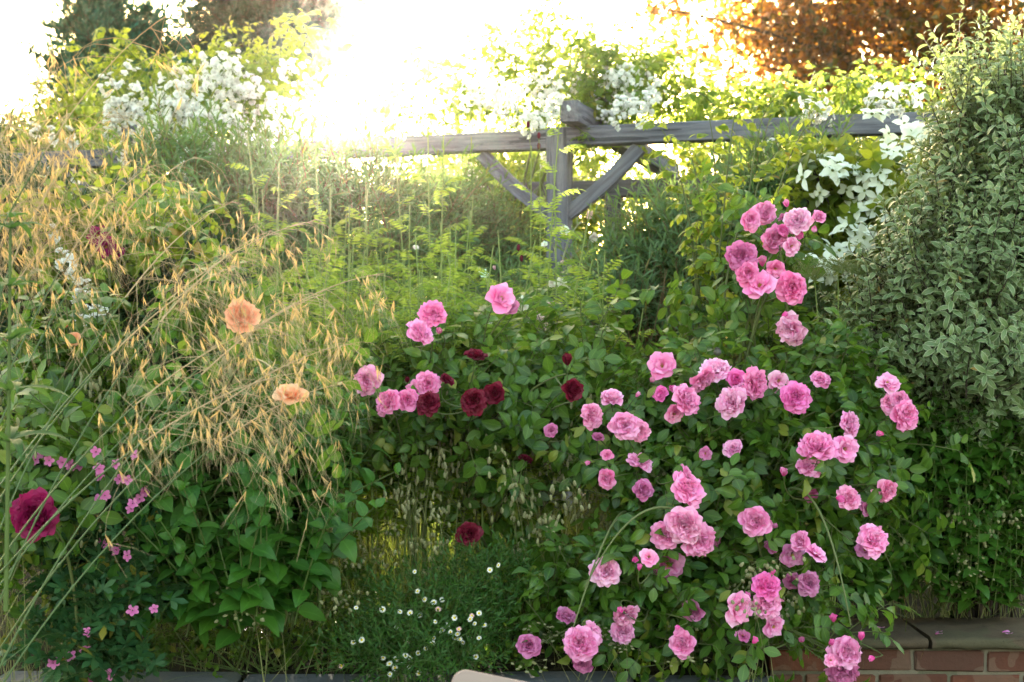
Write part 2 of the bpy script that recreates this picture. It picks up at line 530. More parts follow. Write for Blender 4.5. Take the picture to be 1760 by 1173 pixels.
# ---- the brick retaining wall: a straight run and a nearer run under the daisies
def brick_wall(name, label, x0, x1, yf, ztop, courses, parent_loc):
    w = thing(name, label, 'wall', parent_loc)
    r = np.random.default_rng(int(abs(x0) * 10) + 3)
    mb = MB()
    for c in range(courses):
        z = ztop - .0375 - c * .075
        x = x0 - (.1125 if c % 2 else 0)
        while x < x1:
            L = .215
            lo, hi = max(x, x0), min(x + L, x1)
            if hi - lo > .03:
                mb.add(box((lo + hi) / 2, yf + .05 + r.normal(0, .0015), z + r.normal(0, .001), hi - lo, .1, .064, .005, .0012, r))
            x += .226
    mb.build('brick_face', M_brick, w, smooth=False)
    MB().add(box((x0 + x1) / 2, yf + .108, ztop - courses * .075 / 2, x1 - x0 - .01, .2, courses * .075 - .004, .003)).build('mortar', M_mortar, w, smooth=False)
    cp = MB(); x = x0 - .02
    while x < x1:
        L = r.uniform(.42, .62)
        hi = min(x + L, x1 + .02)
        nx = 14
        b = []
        # a slab with a rough riven edge
        t = np.linspace(x, hi - .012, nx)
        prof = np.array([[.30, .0], [.30, .036], [.15, .038], [.0, .036], [-.026, .034], [-.034, .026], [-.033, .010], [-.02, .002], [.02, .0]])
        Pn = np.zeros((nx, len(prof), 3))
        for j, (py, pz) in enumerate(prof):
            Pn[:, j, 0] = t; Pn[:, j, 1] = yf + py + r.normal(0, .0045 if py < 0 else .001, nx); Pn[:, j, 2] = ztop + .003 + pz + r.normal(0, .0018, nx)
        # close the ends
        cp.add(grid(Pn, np.zeros((nx, len(prof), 2))))
        for e in (0, nx - 1):
            pts = Pn[e]
            cp.add(T(pts, np.arange(len(prof)) if e == 0 else np.arange(len(prof))[::-1], [len(prof)], np.zeros((len(prof), 2)), [0]))
        x = hi
    cp.build('coping', M_cope, w)
    return w

brick_wall('brick_wall', 'low red brick retaining wall with rough stone coping under the trailing pink roses', .80, 3.0, 4.42, .592, 8, (1.9, 4.5, 0))

def slab_wall():
    w = thing('garden_wall', 'low bed edging topped by grey stone slabs below the daisies', 'wall', (-.6, 4.1, 0))
    r = np.random.default_rng(5)
    mb = MB(); x = -3.4
    while x < .78:
        L = r.uniform(.5, .75); hi = min(x + L, .78)
        mb.add(box((x + hi) / 2, 4.03, .556 + r.normal(0, .003), hi - x - .01, .26, .05, .012, .002, r)); x = hi
    mb.build('slab', M_slab, w, smooth=False)
    mb = MB()
    for c in range(7):
        z = .529 - .0375 - c * .075; x = -3.4 - (.11 if c % 2 else 0)
        while x < .78:
            lo, hi = max(x, -3.4), min(x + .215, .78)
            if hi - lo > .03: mb.add(box((lo + hi) / 2, 3.99 + r.normal(0, .0015), z, hi - lo, .1, .064, .005, .001, r))
            x += .226
    mb.build('brick_face', M_brick, w, smooth=False)
    MB().add(box(-1.31, 4.04, .26, 4.16, .16, .53, .003)).build('mortar', M_mortar, w, smooth=False)
    MB().add(box(.735, 4.2, .26, .1, .46, .54, .01)).build('pier', M_cope, w, smooth=False)
    return w
slab_wall()

# paving in front of the wall
pv = MB(); r_ = np.random.default_rng(2)
for i in range(-8, 9):
    for j in range(9):
        pv.add(box(i * .6 + .3 * (j % 2), .2 + j * .45, -.012 + r_.normal(0, .0015), .59, .44, .05, .006, .001, r_))
p_ = pv.build('patio_paving', M_slab, smooth=False); p_['kind'] = 'structure'

# ---- the wooden seat whose back just shows at the bottom of the picture
def garden_chair():
    s = NT('pale_painted_wood')
    mp = s.add('ShaderNodeMapping'); s.k.new(s.obj(), mp.inputs[0]); mp.inputs['Scale'].default_value = (6, 60, 60)
    n = s.noise(mp.outputs[0], 1.5, 5.0)
    M = s.done(s.bsdf(s.mix(n, (.27, .19, .175), (.36, .265, .245)), .6, .3, s.bump(n, .15, .002)))
    M2 = plain_mat('steel_bolt', (.3, .3, .32), (.5, .5, .52), .35, .5)
    c = thing('garden_chair', 'pale painted wooden garden chair in front of the daisies, only its back rail showing', 'chair', (.13, 2.7, 0))
    R = rz(.08)
    def at(x, y, z): return np.array([.13, 2.7, 0]) + R @ np.array([x, y, z])
    # rounded back rail
    n = 8; w, h, th, rad = .5, .09, .022, .028
    out = []
    for cx, cz, a0 in ((w / 2 - rad, h / 2 - rad, 0), (-w / 2 + rad, h / 2 - rad, 90), (-w / 2 + rad, -h / 2 + rad, 180), (w / 2 - rad, -h / 2 + rad, 270)):
        for k in range(n):
            a = math.radians(a0 + 90 * k / (n - 1)); out.append((cx + rad * math.cos(a), cz + rad * math.sin(a)))
    out = np.array(out); N = len(out); tilt = rx(-.15); roll = ry(.22)
    def rail(z, name, dy=0):
        v = np.concatenate([np.stack([out[:, 0], np.full(N, -th / 2), out[:, 1]], 1), np.stack([out[:, 0], np.full(N, th / 2), out[:, 1]], 1)])
        v = v @ (R @ roll @ tilt).T + at(0, dy, z)
        f = [list(range(N)), list(range(2 * N - 1, N - 1, -1))] + [[(i + 1) % N, i, N + i, N + (i + 1) % N] for i in range(N)]
        MB().add(T(v, np.concatenate(f), [len(q) for q in f], np.zeros((2 * N, 2)), np.zeros(len(f)))).build(name, M, c, smooth=False)
    rail(.812, 'backrest', .1); rail(.70, 'back_slat', .085)
    for sx in (-1, 1):
        MB().add(box(*at(sx * .2, .09, .44), .035, .035, .88 - .07, .004, R=R @ rx(-.06))).build('leg', M, c, smooth=False)
        MB().add(box(*at(sx * .2, -.32, .22), .035, .035, .44, .004, R=R)).build('leg', M, c, smooth=False)
    for k in range(5):
        MB().add(box(*at(0, -.32 + k * .09, .45), .46, .075, .02, .004, R=R)).build('seat_slat', M, c, smooth=False)
    for sx in (-1, 1):
        MB().add(tube([at(sx * .2, .1 - .017, .845), at(sx * .2, .1 - .024, .845)], [.007, .007], 10, 0)).add(tube([at(sx * .2, .1 - .024, .845), at(sx * .2, .1 - .0245, .845)], [.007, .0005], 10, 0)).build('bolt', M2, c)
garden_chair()

# ---- the pergola
PO = np.array([.25, 7.5]); PU = np.array([1, -.31]) / math.hypot(1, .31); PN = np.array([.31, 1]) / math.hypot(1, .31)
PANG = math.atan2(-.31, 1)
PZ = 2.665                                                     # top of the main beams
def pp(s, n, z): q = PO + PU * s + PN * n; return np.array([q[0], q[1], z])

def timber(name, a, b, w, h, mat, parent, bev=.006, seed=0, notch=0.0):
    """a sawn beam from A to B as an object whose X axis runs along it"""
    a, b = np.asarray(a, float), np.asarray(b, float)
    d = b - a; L = np.linalg.norm(d)
    r = np.random.default_rng(seed)
    n = max(6, int(L / .12))
    t = np.linspace(-L / 2, L / 2, n)
    c = bev; hw, hh = w / 2, h / 2
    prof = np.array([[-hw + c, -hh], [hw - c, -hh], [hw, -hh + c], [hw, hh - c], [hw - c, hh], [-hw + c, hh], [-hw, hh - c], [-hw, -hh + c]])
    Pn = np.zeros((n, 9, 3))
    wob = np.cumsum(r.normal(0, .0012, (n, 2)), 0); wob -= wob.mean(0)
    for j in range(9):
        Pn[:, j, 0] = t; Pn[:, j, 1] = prof[j % 8, 0] + wob[:, 0] + r.normal(0, .0006, n); Pn[:, j, 2] = prof[j % 8, 1] + wob[:, 1] + r.normal(0, .0006, n)
    Pn[:, 8] = Pn[:, 0]
    if notch:                                                   # the underside of both ends cut back
        for e in (0, -1):
            lo = Pn[e, :, 2] < -hh * .1
            Pn[e, lo, 0] += (1 if e == 0 else -1) * notch
    ts = [grid(Pn, np.zeros((n, 9, 2)))]
    for e in (0, n - 1):
        ids = np.arange(8)
        ts.append(T(Pn[e, :8], ids[::-1] if e else ids, [8], np.zeros((8, 2)), [0]))
    x = unit(d); up = np.array([0, 0, 1.0]) if abs(x[2]) < .9 else np.array([PU[0], PU[1], 0])
    y = unit(np.cross(up, x)); z = np.cross(x, y)
    o = bpy.data.objects.new(name, make_mesh(name, join(ts), mat, False))
    S.collection.objects.link(o); o.parent = parent
    M = Matrix.Identity(4)
    for i in range(3): M[i][0], M[i][1], M[i][2] = x[i], y[i], z[i]
    M.translation = Vector(tuple((a + b) / 2)) - parent.location
    o.matrix_basis = M
    return o

perg = thing('pergola', 'weathered grey oak pergola with braced posts, carrying white rambling roses', 'pergola', (PO[0], PO[1], .6))
BH, BW = .1, .1
bz = PZ - BH / 2
S0, S1 = -5.1, 3.1
timber('beam', pp(S0, 0, bz), pp(-.06, 0, bz), BW, BH, M_wood, perg, seed=1)
timber('beam', pp(-.055, 0, bz + .004), pp(S1, 0, bz + .004), BW, BH, M_wood, perg, seed=2)
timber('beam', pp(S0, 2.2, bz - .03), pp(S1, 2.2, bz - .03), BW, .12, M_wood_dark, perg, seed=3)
for s in (-2.56, 0.0, 2.56):
    zt = PZ - BH
    timber('post', pp(s, 0, .55), pp(s, 0, PZ + .001), .116, .116, M_wood, perg, seed=int(s * 10) + 40)
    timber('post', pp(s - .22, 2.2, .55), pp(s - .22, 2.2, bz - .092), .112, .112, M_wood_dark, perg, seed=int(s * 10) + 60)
    timber('crossbeam', pp(s + .12, -.25, PZ + .056), pp(s + .12, 2.5, PZ + .056), .098, .105, M_wood, perg, .004, int(s * 10) + 80, .015)
    for sg in (-1, 1):
        a = pp(s + sg * .045, 0, 2.22); b = pp(s + sg * .43, 0, zt - .012); mid = (a + b) / 2 + np.array([0, 0, -.03]) + np.array([PU[0], PU[1], 0]) * sg * .02
        # a slightly curved brace
        path = bez(a, mid, b, 9); d = unit(np.gradient(path, axis=0)); side = np.array([PN[0], PN[1], 0]); nr = np.cross(d, side)
        ring = np.stack([path + nr * .036 - side * .024, path + nr * .036 + side * .024, path - nr * .036 + side * .024, path - nr * .036 - side * .024], 1)
        ring = np.concatenate([ring, ring[:, :1]], 1)
        c0 = path.mean(0)
        o = mesh_object('brace', grid(ring - c0, np.zeros((9, 5, 2))), M_wood, None, None, False)
        # X along the brace so that the grain runs with it
        ax = unit(b - a); y = side; z = np.cross(ax, y); Rm = np.stack([ax, y, z], 1)
        co = np.array([v.co[:] for v in o.data.vertices]) @ Rm
        o.data.vertices.foreach_set('co', co.astype(np.float32).ravel()); o.data.update()
        o.parent = perg; M = Matrix.Identity(4)
        for i in range(3): M[i][0], M[i][1], M[i][2] = ax[i], y[i], z[i]
        M.translation = Vector(tuple(c0)) - perg.location; o.matrix_basis = M

# ---- far trees
M_bark = plain_mat('bark', (.05, .036, .028), (.11, .085, .065), .9, .1, 12, .6)
def simple_leaf(L, W, **kw): return leaf(L, W, kw.pop('rows', 2), **kw)

def clump(lf, n, rad, seed, flat=.7):
    """a loose clump of leaves"""
    r = np.random.default_rng(seed)
    p = unit(r.normal(size=(n, 3))) * (r.random((n, 1)) ** .5) * rad * np.array([1, 1, flat])
    mb = MB(); R = frames(unit(p + r.normal(0, .5, p.shape) * rad + np.array([0, 0, -.35 * rad])), r.normal(0, .8, n))
    mb.inst(lf, R, p, r.uniform(.7, 1.25, n))
    return join(mb.p)

def tree(name, label, base, height, blobs, leafmat, tpls, n, trunk_r=.14, shell=.6, seed=0, limbs=9, k=(.7, 1.3), out=.6, up=.1, jit=.6, lump=.3):
    t = thing(name, label, 'tree', base)
    r = np.random.default_rng(seed)
    base = np.array(base); mb = MB()
    top = base + np.array([r.normal(0, .2), r.normal(0, .2), height])
    trunk = bez(base - [0, 0, .3], (base + top) / 2 + r.normal(0, .15, 3), top, 10)
    mb.add(tube(trunk, np.linspace(trunk_r, trunk_r * .15, 10), 8, 0))
    pos, nr = scatter(blobs, n, shell, seed, lump, .35, zmin=base[2] + .4)
    pick = r.choice(len(pos), limbs * 6, replace=False)
    for i in pick:
        q = pos[i]; f = np.clip((q[2] - base[2]) / height * .75 + r.normal(0, .05), .1, .92)
        a = np.array([np.interp(f, np.linspace(0, 1, 10), trunk[:, j]) for j in range(3)])
        mb.add(tube(bez(a, (a + q) / 2 + [0, 0, .2], q, 6), np.linspace(trunk_r * .28 * (1 - f * .6), .006, 6), 5, 0))
    mb.build('trunk', M_bark, t)
    dress(MB(), tpls, pos, nr, out, up, jit, k, seed).build('crown', [leafmat, M_bark], t)
    return t

# blue-green conifer and its darker neighbour, behind the white roses
M_conif = leaf_mat('blue_conifer_needles', (.025, .085, .06), (.06, .15, .105), (.05, .13, .06), .15, .5, .3, vein=0)
nl = leaf(.16, .04, 2, .2, .1, .5)
con = [sprig(nl, 16, .34, 48, 1, .6, .006, .3, s) for s in (1, 2, 3)]
tree('conifer', 'blue-green conifer with ragged upright tips behind the white roses', (-5.0, 18, .7), 7.0,
     [(180, 55, 18, 42, 75, .6), (215, 120, 18, 70, 75, .9), (150, 150, 18, 50, 60, .7), (270, 130, 18, 36, 70, .6), (205, 200, 18, 95, 70, 1.0), (178, -10, 18, 16, 40, .3), (128, 60, 18, 16, 40, .3), (245, 55, 18, 18, 40, .3)],
     M_conif, con, 1500, .16, .75, 4, out=.5, up=.8, jit=.35)
M_cyp = leaf_mat('grey_green_evergreen', (.025, .06, .045), (.055, .1, .075), (.05, .1, .05), .15, .5, .3, vein=0)
tree('evergreen_tree', 'dark grey-green evergreen tree standing just beside the sun', (-3.3, 20, .7), 9.0,
     [(480, -10, 20, 130, 95, 1.2), (420, 55, 20, 75, 60, .9), (540, 40, 20, 60, 55, .9), (470, 105, 20, 75, 55, .9), (390, 115, 20, 40, 40, .6)],
     M_cyp, con, 2300, .2, .75, 5, out=.6, up=.3, jit=.5)
tree('small_conifer', 'small dark rounded conifer seen between the two tall evergreens', (-4.9, 21, .7), 4.2,
     [(335, 145, 21, 42, 40, .6), (320, 195, 21, 60, 60, .8)], M_cyp, con, 420, .1, .75, 6, out=.6, up=.4, jit=.5)

# copper beech
M_beech = leaf_mat('copper_beech_leaf', (.025, .009, .006), (.07, .024, .01), (.8, .34, .03), .5, .35, .5, odd=((.08, .1, .012), .42), vein=.2, dim=.06)
bl = [leaf(.085, .055, 3, .2, .5, .45, wave=.02, seed=s) for s in (1, 2, 3)]
bc = [sprig(bl, 9, .34, 62, 1, .8, .003, .35, s) for s in (11, 12, 13, 14)]
tree('copper_beech', 'copper beech with orange-brown glowing leaves above the pergola', (4.6, 14.5, .7), 8.5,
     [(1500, -20, 14, 260, 110, 1.6), (1340, 50, 14, 150, 80, 1.2), (1640, 60, 14, 190, 120, 1.6), (1200, 5, 13.5, 110, 45, .8, .35), (1250, 105, 13.5, 70, 50, .7, .35), (1420, 130, 14, 120, 60, 1.0), (1720, 120, 14.5, 150, 120, 1.4), (1110, 8, 13, 55, 16, .3, .5), (1150, 70, 13, 40, 22, .3, .3)],
     M_beech, bc, 2050, .2, .85, 8, out=.5, up=-.5, jit=.55)

# ---- a board fence behind the hedge shrubs
def board_fence():
    M = wood_mat('brown_fence_board', (.085, .05, .036), (.14, .085, .06), (.04, .025, .02))
    t = thing('board_fence', 'brown board fence glimpsed through the hedge shrubs', 'fence', (0, 14.2, .7))
    r = np.random.default_rng(12); mb = MB(); x = -7.5
    while x < 7.5:
        w = r.uniform(.13, .16); mb.add(box(x + w / 2, 14.2 + r.normal(0, .004), 1.55 + r.normal(0, .01), w - .006, .02, 1.75, .003)); x += w
    mb.build('board', M, t, smooth=False)
    for z in (.95, 1.5, 2.1): MB().add(box(0, 14.24, z, 15, .05, .08, .004)).build('rail', M, t, smooth=False)
    for i in range(7): MB().add(box(-7.2 + i * 2.4, 14.31, 1.5, .09, .09, 1.8, .004)).build('post', M, t, smooth=False)
board_fence()

# ---- yellow-green hedge shrubs beyond the pergola
M_hedge = leaf_mat('hedge_leaf', (.035, .075, .014), (.085, .14, .024), (.42, .5, .05), .5, .4, .4, odd=((.28, .25, .03), .1), vein=.15)
hl = [leaf(.075, .045, 3, .2, .4, .45, seed=s, wave=.02) for s in (1, 2)]
hc = [sprig(hl, 9, .3, 60, 1, .7, .003, .3, s) for s in (21, 22, 23)]
def shrub(name, label, base, blobs, mat, tpls, n, shell=.55, seed=0, k=(.8, 1.2), out=.7, up=.7, jit=.45, lump=.2, cat='shrub', stems=14, smat=None, srad=.008, front=.3, group=None, extra=None):
    t = thing(name, label, cat, base, group)
    r = np.random.default_rng(seed)
    pos, nr = scatter(blobs, n, shell, seed, lump, front)
    mb = MB(); base = np.array(base)
    for i in r.choice(len(pos), min(stems, len(pos)), replace=False):
        q = pos[i]; a = base + np.array([r.normal(0, .06), r.normal(0, .05), -.04])
        mb.add(tube(bez(a, a * .4 + q * .6 + [0, 0, -.1 * (q[2] - a[2])], q, 7), np.linspace(srad, srad * .25, 7), 5, 0))
    mb.build('stem', smat or M_bark, t)
    fb = dress(MB(), tpls, pos, nr, out, up, jit, k, seed)
    if extra: fb.add(extra)
    fb.build('foliage', [mat, smat or M_bark], t)
    return t
H = [('broad leafy hedge shrub glowing yellow-green under the pergola beam near the sun', -1.9, 12.2, [(420, 440, 12.2, 230, 140, .8), (250, 400, 12.2, 120, 90, .7)]),
     ('leafy hedge shrub behind the braced pergola post', .1, 12.4, [(900, 430, 12.4, 240, 150, .8), (820, 340, 12.3, 90, 60, .5)]),
     ('leafy hedge shrub beneath the copper beech', 2.3, 12.0, [(1330, 440, 12.0, 260, 170, .9), (1250, 290, 12.0, 120, 60, .6), (1480, 320, 12, 140, 60, .6)]),
     ('yellow-flecked leafy shrub beneath the blue-green conifer', -3.9, 12.6, [(60, 400, 12.6, 200, 150, .8), (150, 250, 12.6, 70, 60, .5), (40, 290, 12.6, 80, 40, .5)]),
     ('dense leafy hedge shrub behind the grey-green variegated bush', 4.4, 12.2, [(1700, 400, 12.2, 190, 180, .9)])]
for j, (lab, bx_, by_, bl_) in enumerate(H):
    shrub('hedge_shrub', lab, (bx_, by_, soil_z(by_)), bl_, M_hedge, hc, 1700, .7, 30 + j, group='shrubs beyond the pergola')
# ================================================================== SHRUBS AND PERENNIALS
M_stem = plain_mat('green_stem', (.05, .085, .02), (.1, .14, .035), .5, .3, 30)
M_twig = plain_mat('dark_twig', (.025, .018, .015), (.06, .042, .034), .8, .2, 30)
M_dry = plain_mat('dry_stem', (.12, .07, .035), (.24, .16, .08), .8, .2, 30)

# narrow-leaved grey-green shrubs under the pergola
M_narrow = leaf_mat('narrow_grey_green_leaf', (.06, .11, .055), (.12, .19, .1), (.24, .34, .07), .42, .45, .35, odd=((.22, .17, .03), .03), vein=.2)
M_narrow_dark = leaf_mat('narrow_dark_leaf', (.014, .036, .015), (.035, .07, .03), (.06, .12, .02), .3, .42, .4, vein=.2)
nlf = [leaf(.085, .0125, 3, .25, .45, .5), leaf(.075, .014, 3, .3, .8, .5), leaf(.095, .0115, 3, .2, .2, .5)]
ns = [sprig(nlf, 20, .24, 62, 1, .75, .0025, .25, s) for s in (41, 42, 43, 44, 45)]
def narrow(lab, base, blobs, n, seed, mat=None, **kw):
    return shrub('narrow_leaf_shrub', lab, base, blobs, mat or M_narrow, ns, n, .55, seed, (.75, 1.25), .5, .75, .4, .25, stems=26, smat=M_dry, srad=.006, group='narrow-leaved shrubs along the pergola', **kw)
narrow('grey-green narrow-leaved shrub behind the golden grass, below the sun', (-1.05, 6.7, .64), [(430, 455, 6.8, 140, 150, .5), (610, 430, 6.9, 140, 135, .45), (520, 370, 6.9, 120, 75, .4), (340, 360, 6.9, 90, 80, .4), (530, 600, 6.6, 200, 120, .5)], 1500, 51)
narrow('dark narrow-leaved shrub filling the gap beside the braced post', (-.2, 7.0, .65), [(800, 460, 7.7, 120, 110, .35), (860, 600, 7.1, 90, 70, .3), (740, 400, 7.4, 80, 60, .3), (920, 520, 7.9, 60, 100, .2)], 900, 52)
narrow('green narrow-leaved shrub with bare brown lower stems, between post and tall rose', (.6, 6.3, .62), [(1100, 500, 6.6, 65, 60, .3), (1165, 500, 6.5, 70, 80, .35), (1080, 560, 6.4, 70, 60, .3), (1195, 430, 6.6, 50, 45, .3)], 700, 53)
narrow('narrow-leaved shrub below the pergola beam beside the white star flowers', (1.35, 6.3, .62), [(1370, 355, 6.4, 90, 55, .3), (1400, 430, 6.4, 80, 90, .35), (1310, 420, 6.4, 60, 90, .3), (1330, 530, 6.4, 90, 110, .4)], 900, 54)
narrow('deep green narrow-leaved shrub behind the slanting grass stalks', (-1.85, 5.9, .61), [(60, 560, 5.9, 150, 150, .4), (240, 600, 5.9, 120, 130, .4), (150, 470, 6.0, 160, 80, .4), (330, 560, 6.0, 80, 110, .35), (-60, 430, 6.0, 140, 130, .4), (120, 720, 5.7, 220, 90, .4)], 1500, 55, M_narrow_dark)

# bare brown stems inside the shrub beside the post
def bare_stems():
    t = thing('bare_shrub', 'tangle of bare brown stems beneath the narrow-leaved shrub beside the rear post', 'shrub', (.75, 6.2, .62))
    r = np.random.default_rng(61)
    mb = MB()
    for i in range(150):
        a = np.array([.75 + r.normal(0, .22), 6.25 + r.normal(0, .15), .6]); b = P(r.uniform(1040, 1290), r.uniform(430, 640), 6.25 + r.normal(0, .15))
        mb.add(tube(bez(a, (a + b) / 2 + r.normal(0, .09, 3), b, 6), np.linspace(.004, .0015, 6), 3, 0))
    mb.build('stem', M_dry, t)
bare_stems()

# variegated bush
M_pitt = leaf_mat('variegated_leaf', (.10, .155, .075), (.18, .235, .12), (.27, .33, .1), .32, .38, .45, margin=(.36, .40, .23), odd=((.32, .17, .03), .006), vein=.25)
pl = [leaf(.048, .017, 4, .18, 1.25, .5, wave=.025, seed=s) for s in (1, 2, 3)] + [leaf(.044, .0185, 4, .3, .9, .5, wave=.03, seed=9)]
psp = [sprig(pl, 15, .17, 66, 1, .75, .0022, .2, s) for s in (71, 72, 73, 74, 75, 76)]
def pitt():
    blobs = [(1675, 330, 4.9, 80, 190, .35), (1640, 520, 4.75, 130, 150, .4), (1720, 295, 5.0, 92, 145, .35), (1740, 480, 4.85, 120, 220, .4), (1600, 610, 4.7, 80, 80, .3), (1700, 640, 4.75, 110, 90, .35), (1530, 560, 4.75, 75, 60, .25, .7), (1490, 610, 4.7, 45, 40, .15, .5), (1655, 130, 5.0, 24, 50, .15, .6), (1745, 150, 5.05, 36, 38, .18, .6), (1585, 440, 4.85, 45, 60, .2, .5), (1840, 400, 5.0, 110, 220, .4), (1640, 690, 4.75, 100, 50, .3), (1730, 680, 4.75, 90, 60, .3)]
    r = np.random.default_rng(8)
    t = shrub('variegated_bush', 'tall grey-green bush of small cream-edged leaves on dark twigs', (1.62, 4.95, .58), blobs, M_pitt, psp, 3100, .5, 70, (.65, 1.25), .5, .7, .36, .24, 'bush', 40, M_twig, .009, .55)
pitt()

# white star-flowered dogwood
M_dog = leaf_mat('dogwood_leaf', (.035, .075, .018), (.08, .13, .03), (.4, .46, .04), .5, .4, .4, vein=.4)
M_bract = petal_mat('white_bract', (.76, .8, .64), (.87, .88, .83), (.78, .82, .68), .3, False)
M_eye = plain_mat('flower_eye', (.12, .16, .03), (.2, .22, .05), .7, .2, 60)
def star_flower(seed):
    r = np.random.default_rng(seed)
    ts = []
    for q in range(4):
        ts.append(leaf(.043 * r.uniform(.85, 1.15), .025, 5, .3, r.uniform(-.3, .9), .48, .12, .01, 0, .035, seed * 7 + q).x(rz(q * math.pi / 2 + r.normal(0, .12)) @ rx(r.uniform(.0, .35)), (0, 0, .001 * q)))
    # the little green knob
    a = np.linspace(0, np.pi, 5)
    ts.append(tube(np.stack([0 * a, 0 * a, .004 - .005 * np.cos(a)], 1), .005 * np.sin(a) + .0003, 6, 1))
    return join(ts)
stars = [make_mesh('flower', star_flower(s), [M_bract, M_eye]) for s in range(5)]
def dogwood():
    t = thing('flowering_dogwood', 'white star-flowered dogwood spreading behind the variegated bush', 'shrub', (1.72, 5.9, .6))
    blobs = [(1430, 300, 5.8, 55, 40, .15), (1408, 312, 5.75, 42, 32, .14), (1510, 330, 5.8, 60, 70, .2), (1535, 230, 6.0, 60, 50, .2), (1535, 170, 6.0, 45, 22, .15), (1490, 400, 5.8, 70, 60, .2), (1415, 450, 5.7, 45, 32, .12), (1570, 280, 5.9, 50, 70, .2)]
    pos, nr = scatter(blobs, 520, .5, 81, .15, .3)
    dl = [leaf(.075, .038, 4, .22, .7, .45, wave=.02, seed=s) for s in (1, 2)]
    ds = [sprig(dl, 6, .12, 65, 1, .8, .002, .2, s, whorl=2, phyl=90) for s in (82, 83)]
    low = pos[:, 2] < EYE + (586.5 - 285) / F * pos[:, 1]; pos, nr = pos[low], nr[low]
    dress(MB(), ds, pos[:190], nr[:190], .6, .2, .5, (.8, 1.2), 80).build('foliage', [M_dog, M_twig], t)
    r = np.random.default_rng(84); mb = MB(); b0 = np.array([1.72, 5.9, .55])
    for i in range(24):
        q = pos[r.integers(len(pos))]
        mb.add(tube(bez(b0 + r.normal(0, .03, 3), (b0 + q) / 2 + [.1, 0, .25], q, 7), np.linspace(.012, .003, 7), 5, 0))
    mb.build('branch', M_twig, t)
    p2, n2 = scatter([(b[0], b[1], b[2] - .15, b[3], b[4], b[5]) for b in blobs], 380, .2, 85, .1, .85)
    n2 = unit(n2 * .5 + np.array([0, -.45, .5]) + r.normal(0, .45, n2.shape))
    o = np.random.default_rng(86).permutation(np.where(n2[:, 1] < -.2)[0])[:98]
    for i in o:
        R = frames(np.array([r.normal(0, 1), r.normal(0, .3), r.normal(0, .3)]) if False else np.cross(n2[i], unit(r.normal(size=3))), None, n2[i])[0]
        place('flower', stars[r.integers(5)], t, p2[i], R, r.uniform(1.0, 1.45))
dogwood()

# ---- burnet: slender stems, feathery leaves, small crimson bobbles
M_burn = leaf_mat('burnet_leaf', (.085, .15, .03), (.16, .24, .055), (.46, .58, .09), .5, .45, .3, vein=.3)
M_burn_stem = plain_mat('burnet_stem', (.13, .18, .04), (.2, .25, .07), .5, .3, 30)
M_bob = plain_mat('crimson_bobble', (.05, .005, .012), (.11, .012, .025), .8, .1, 200)
bfl = leaf(.046, .0115, 3, .25, .45, .5, wave=.01)
bcl = [pinnate(bfl, 6, .16, 70, .95, .0012, a, 1.0, s, .2, .7) for a, s in ((1.1, 1), (1.4, 2), (.8, 3), (1.2, 4))]
def burnet(base, H_, seed, lean=(0, 0), nst=3, lab=None, grp='burnet clumps', bob=True):
    r = np.random.default_rng(seed)
    t = thing('burnet_plant', lab or 'tall burnet with feathery light green leaves on thin upright stems', 'plant', base, grp)
    base = np.array(base, float); fol = MB()
    for s in range(nst):
        h = H_ * r.uniform(.8, 1.05)
        top = base + np.array([lean[0] + r.normal(0, .06), lean[1] + r.normal(0, .05), h])
        a = base + np.array([r.normal(0, .05), r.normal(0, .04), -.03])
        path = bez(a, (a + top) / 2 + np.array([r.normal(0, .04), r.normal(0, .03), .05]), top, 12)
        MB().add(tube(path, np.linspace(.005, .0022, 12), 5, 0)).build('stem', M_burn_stem, t)
        f = .28; az = r.uniform(0, 6.28)
        while f < .93:
            q = np.array([np.interp(f, np.linspace(0, 1, 12), path[:, j]) for j in range(3)])
            D = np.array([math.cos(az), math.sin(az), r.uniform(.9, 2.2)])
            k = (1.15 - .45 * max(0, f - .35) / .65) * r.uniform(.85, 1.15)
            fol.inst(bcl[r.integers(4)], frames(D, r.normal(0, .3, 1)), q, k)
            az += 2.4 + r.normal(0, .3); f += r.uniform(.028, .05)
        if bob:
            for b in range(r.integers(1, 3) if s < 2 else 0):
                e = top + np.array([r.normal(0, .03), r.normal(0, .03), r.uniform(.03, .12)])
                aa = np.linspace(0, np.pi, 7)
                MB().add(tube(bez(path[-2], top, e, 5), .0011, 3, 0)).build('flower_stalk', M_burn_stem, t)
                hd = e[None] + np.stack([0 * aa, 0 * aa, .011 - .013 * np.cos(aa)], 1)
                MB().add(tube(hd, .0068 * np.sin(aa) ** .7 + .0003, 8, 0)).build('flower_head', M_bob, t)
    fol.build('foliage', [M_burn, M_burn_stem], t)
    return t
for i, (px, topy, d) in enumerate([(440, 330, 5.5), (480, 300, 5.2), (565, 340, 5.3), (625, 380, 5.0), (690, 360, 5.2), (745, 400, 5.0), (800, 390, 5.4), (590, 450, 4.9), (520, 420, 5.0), (665, 450, 5.3), (720, 470, 4.9), (780, 350, 5.5), (840, 470, 5.2), (640, 320, 5.7), (540, 260, 5.6), (730, 250, 5.7), (600, 400, 4.7), (680, 520, 4.7), (760, 480, 4.7), (550, 500, 4.7), (820, 430, 4.8), (500, 470, 4.6), (870, 400, 5.0), (1040, 470, 4.9)]):
    z0 = float(soil_z(d)); q = P(px, topy - (45 if i % 2 else 0), d)
    burnet((q[0], d, z0), q[2] - z0, 100 + i, nst=4 if topy > 300 else 3, bob=i == 12)
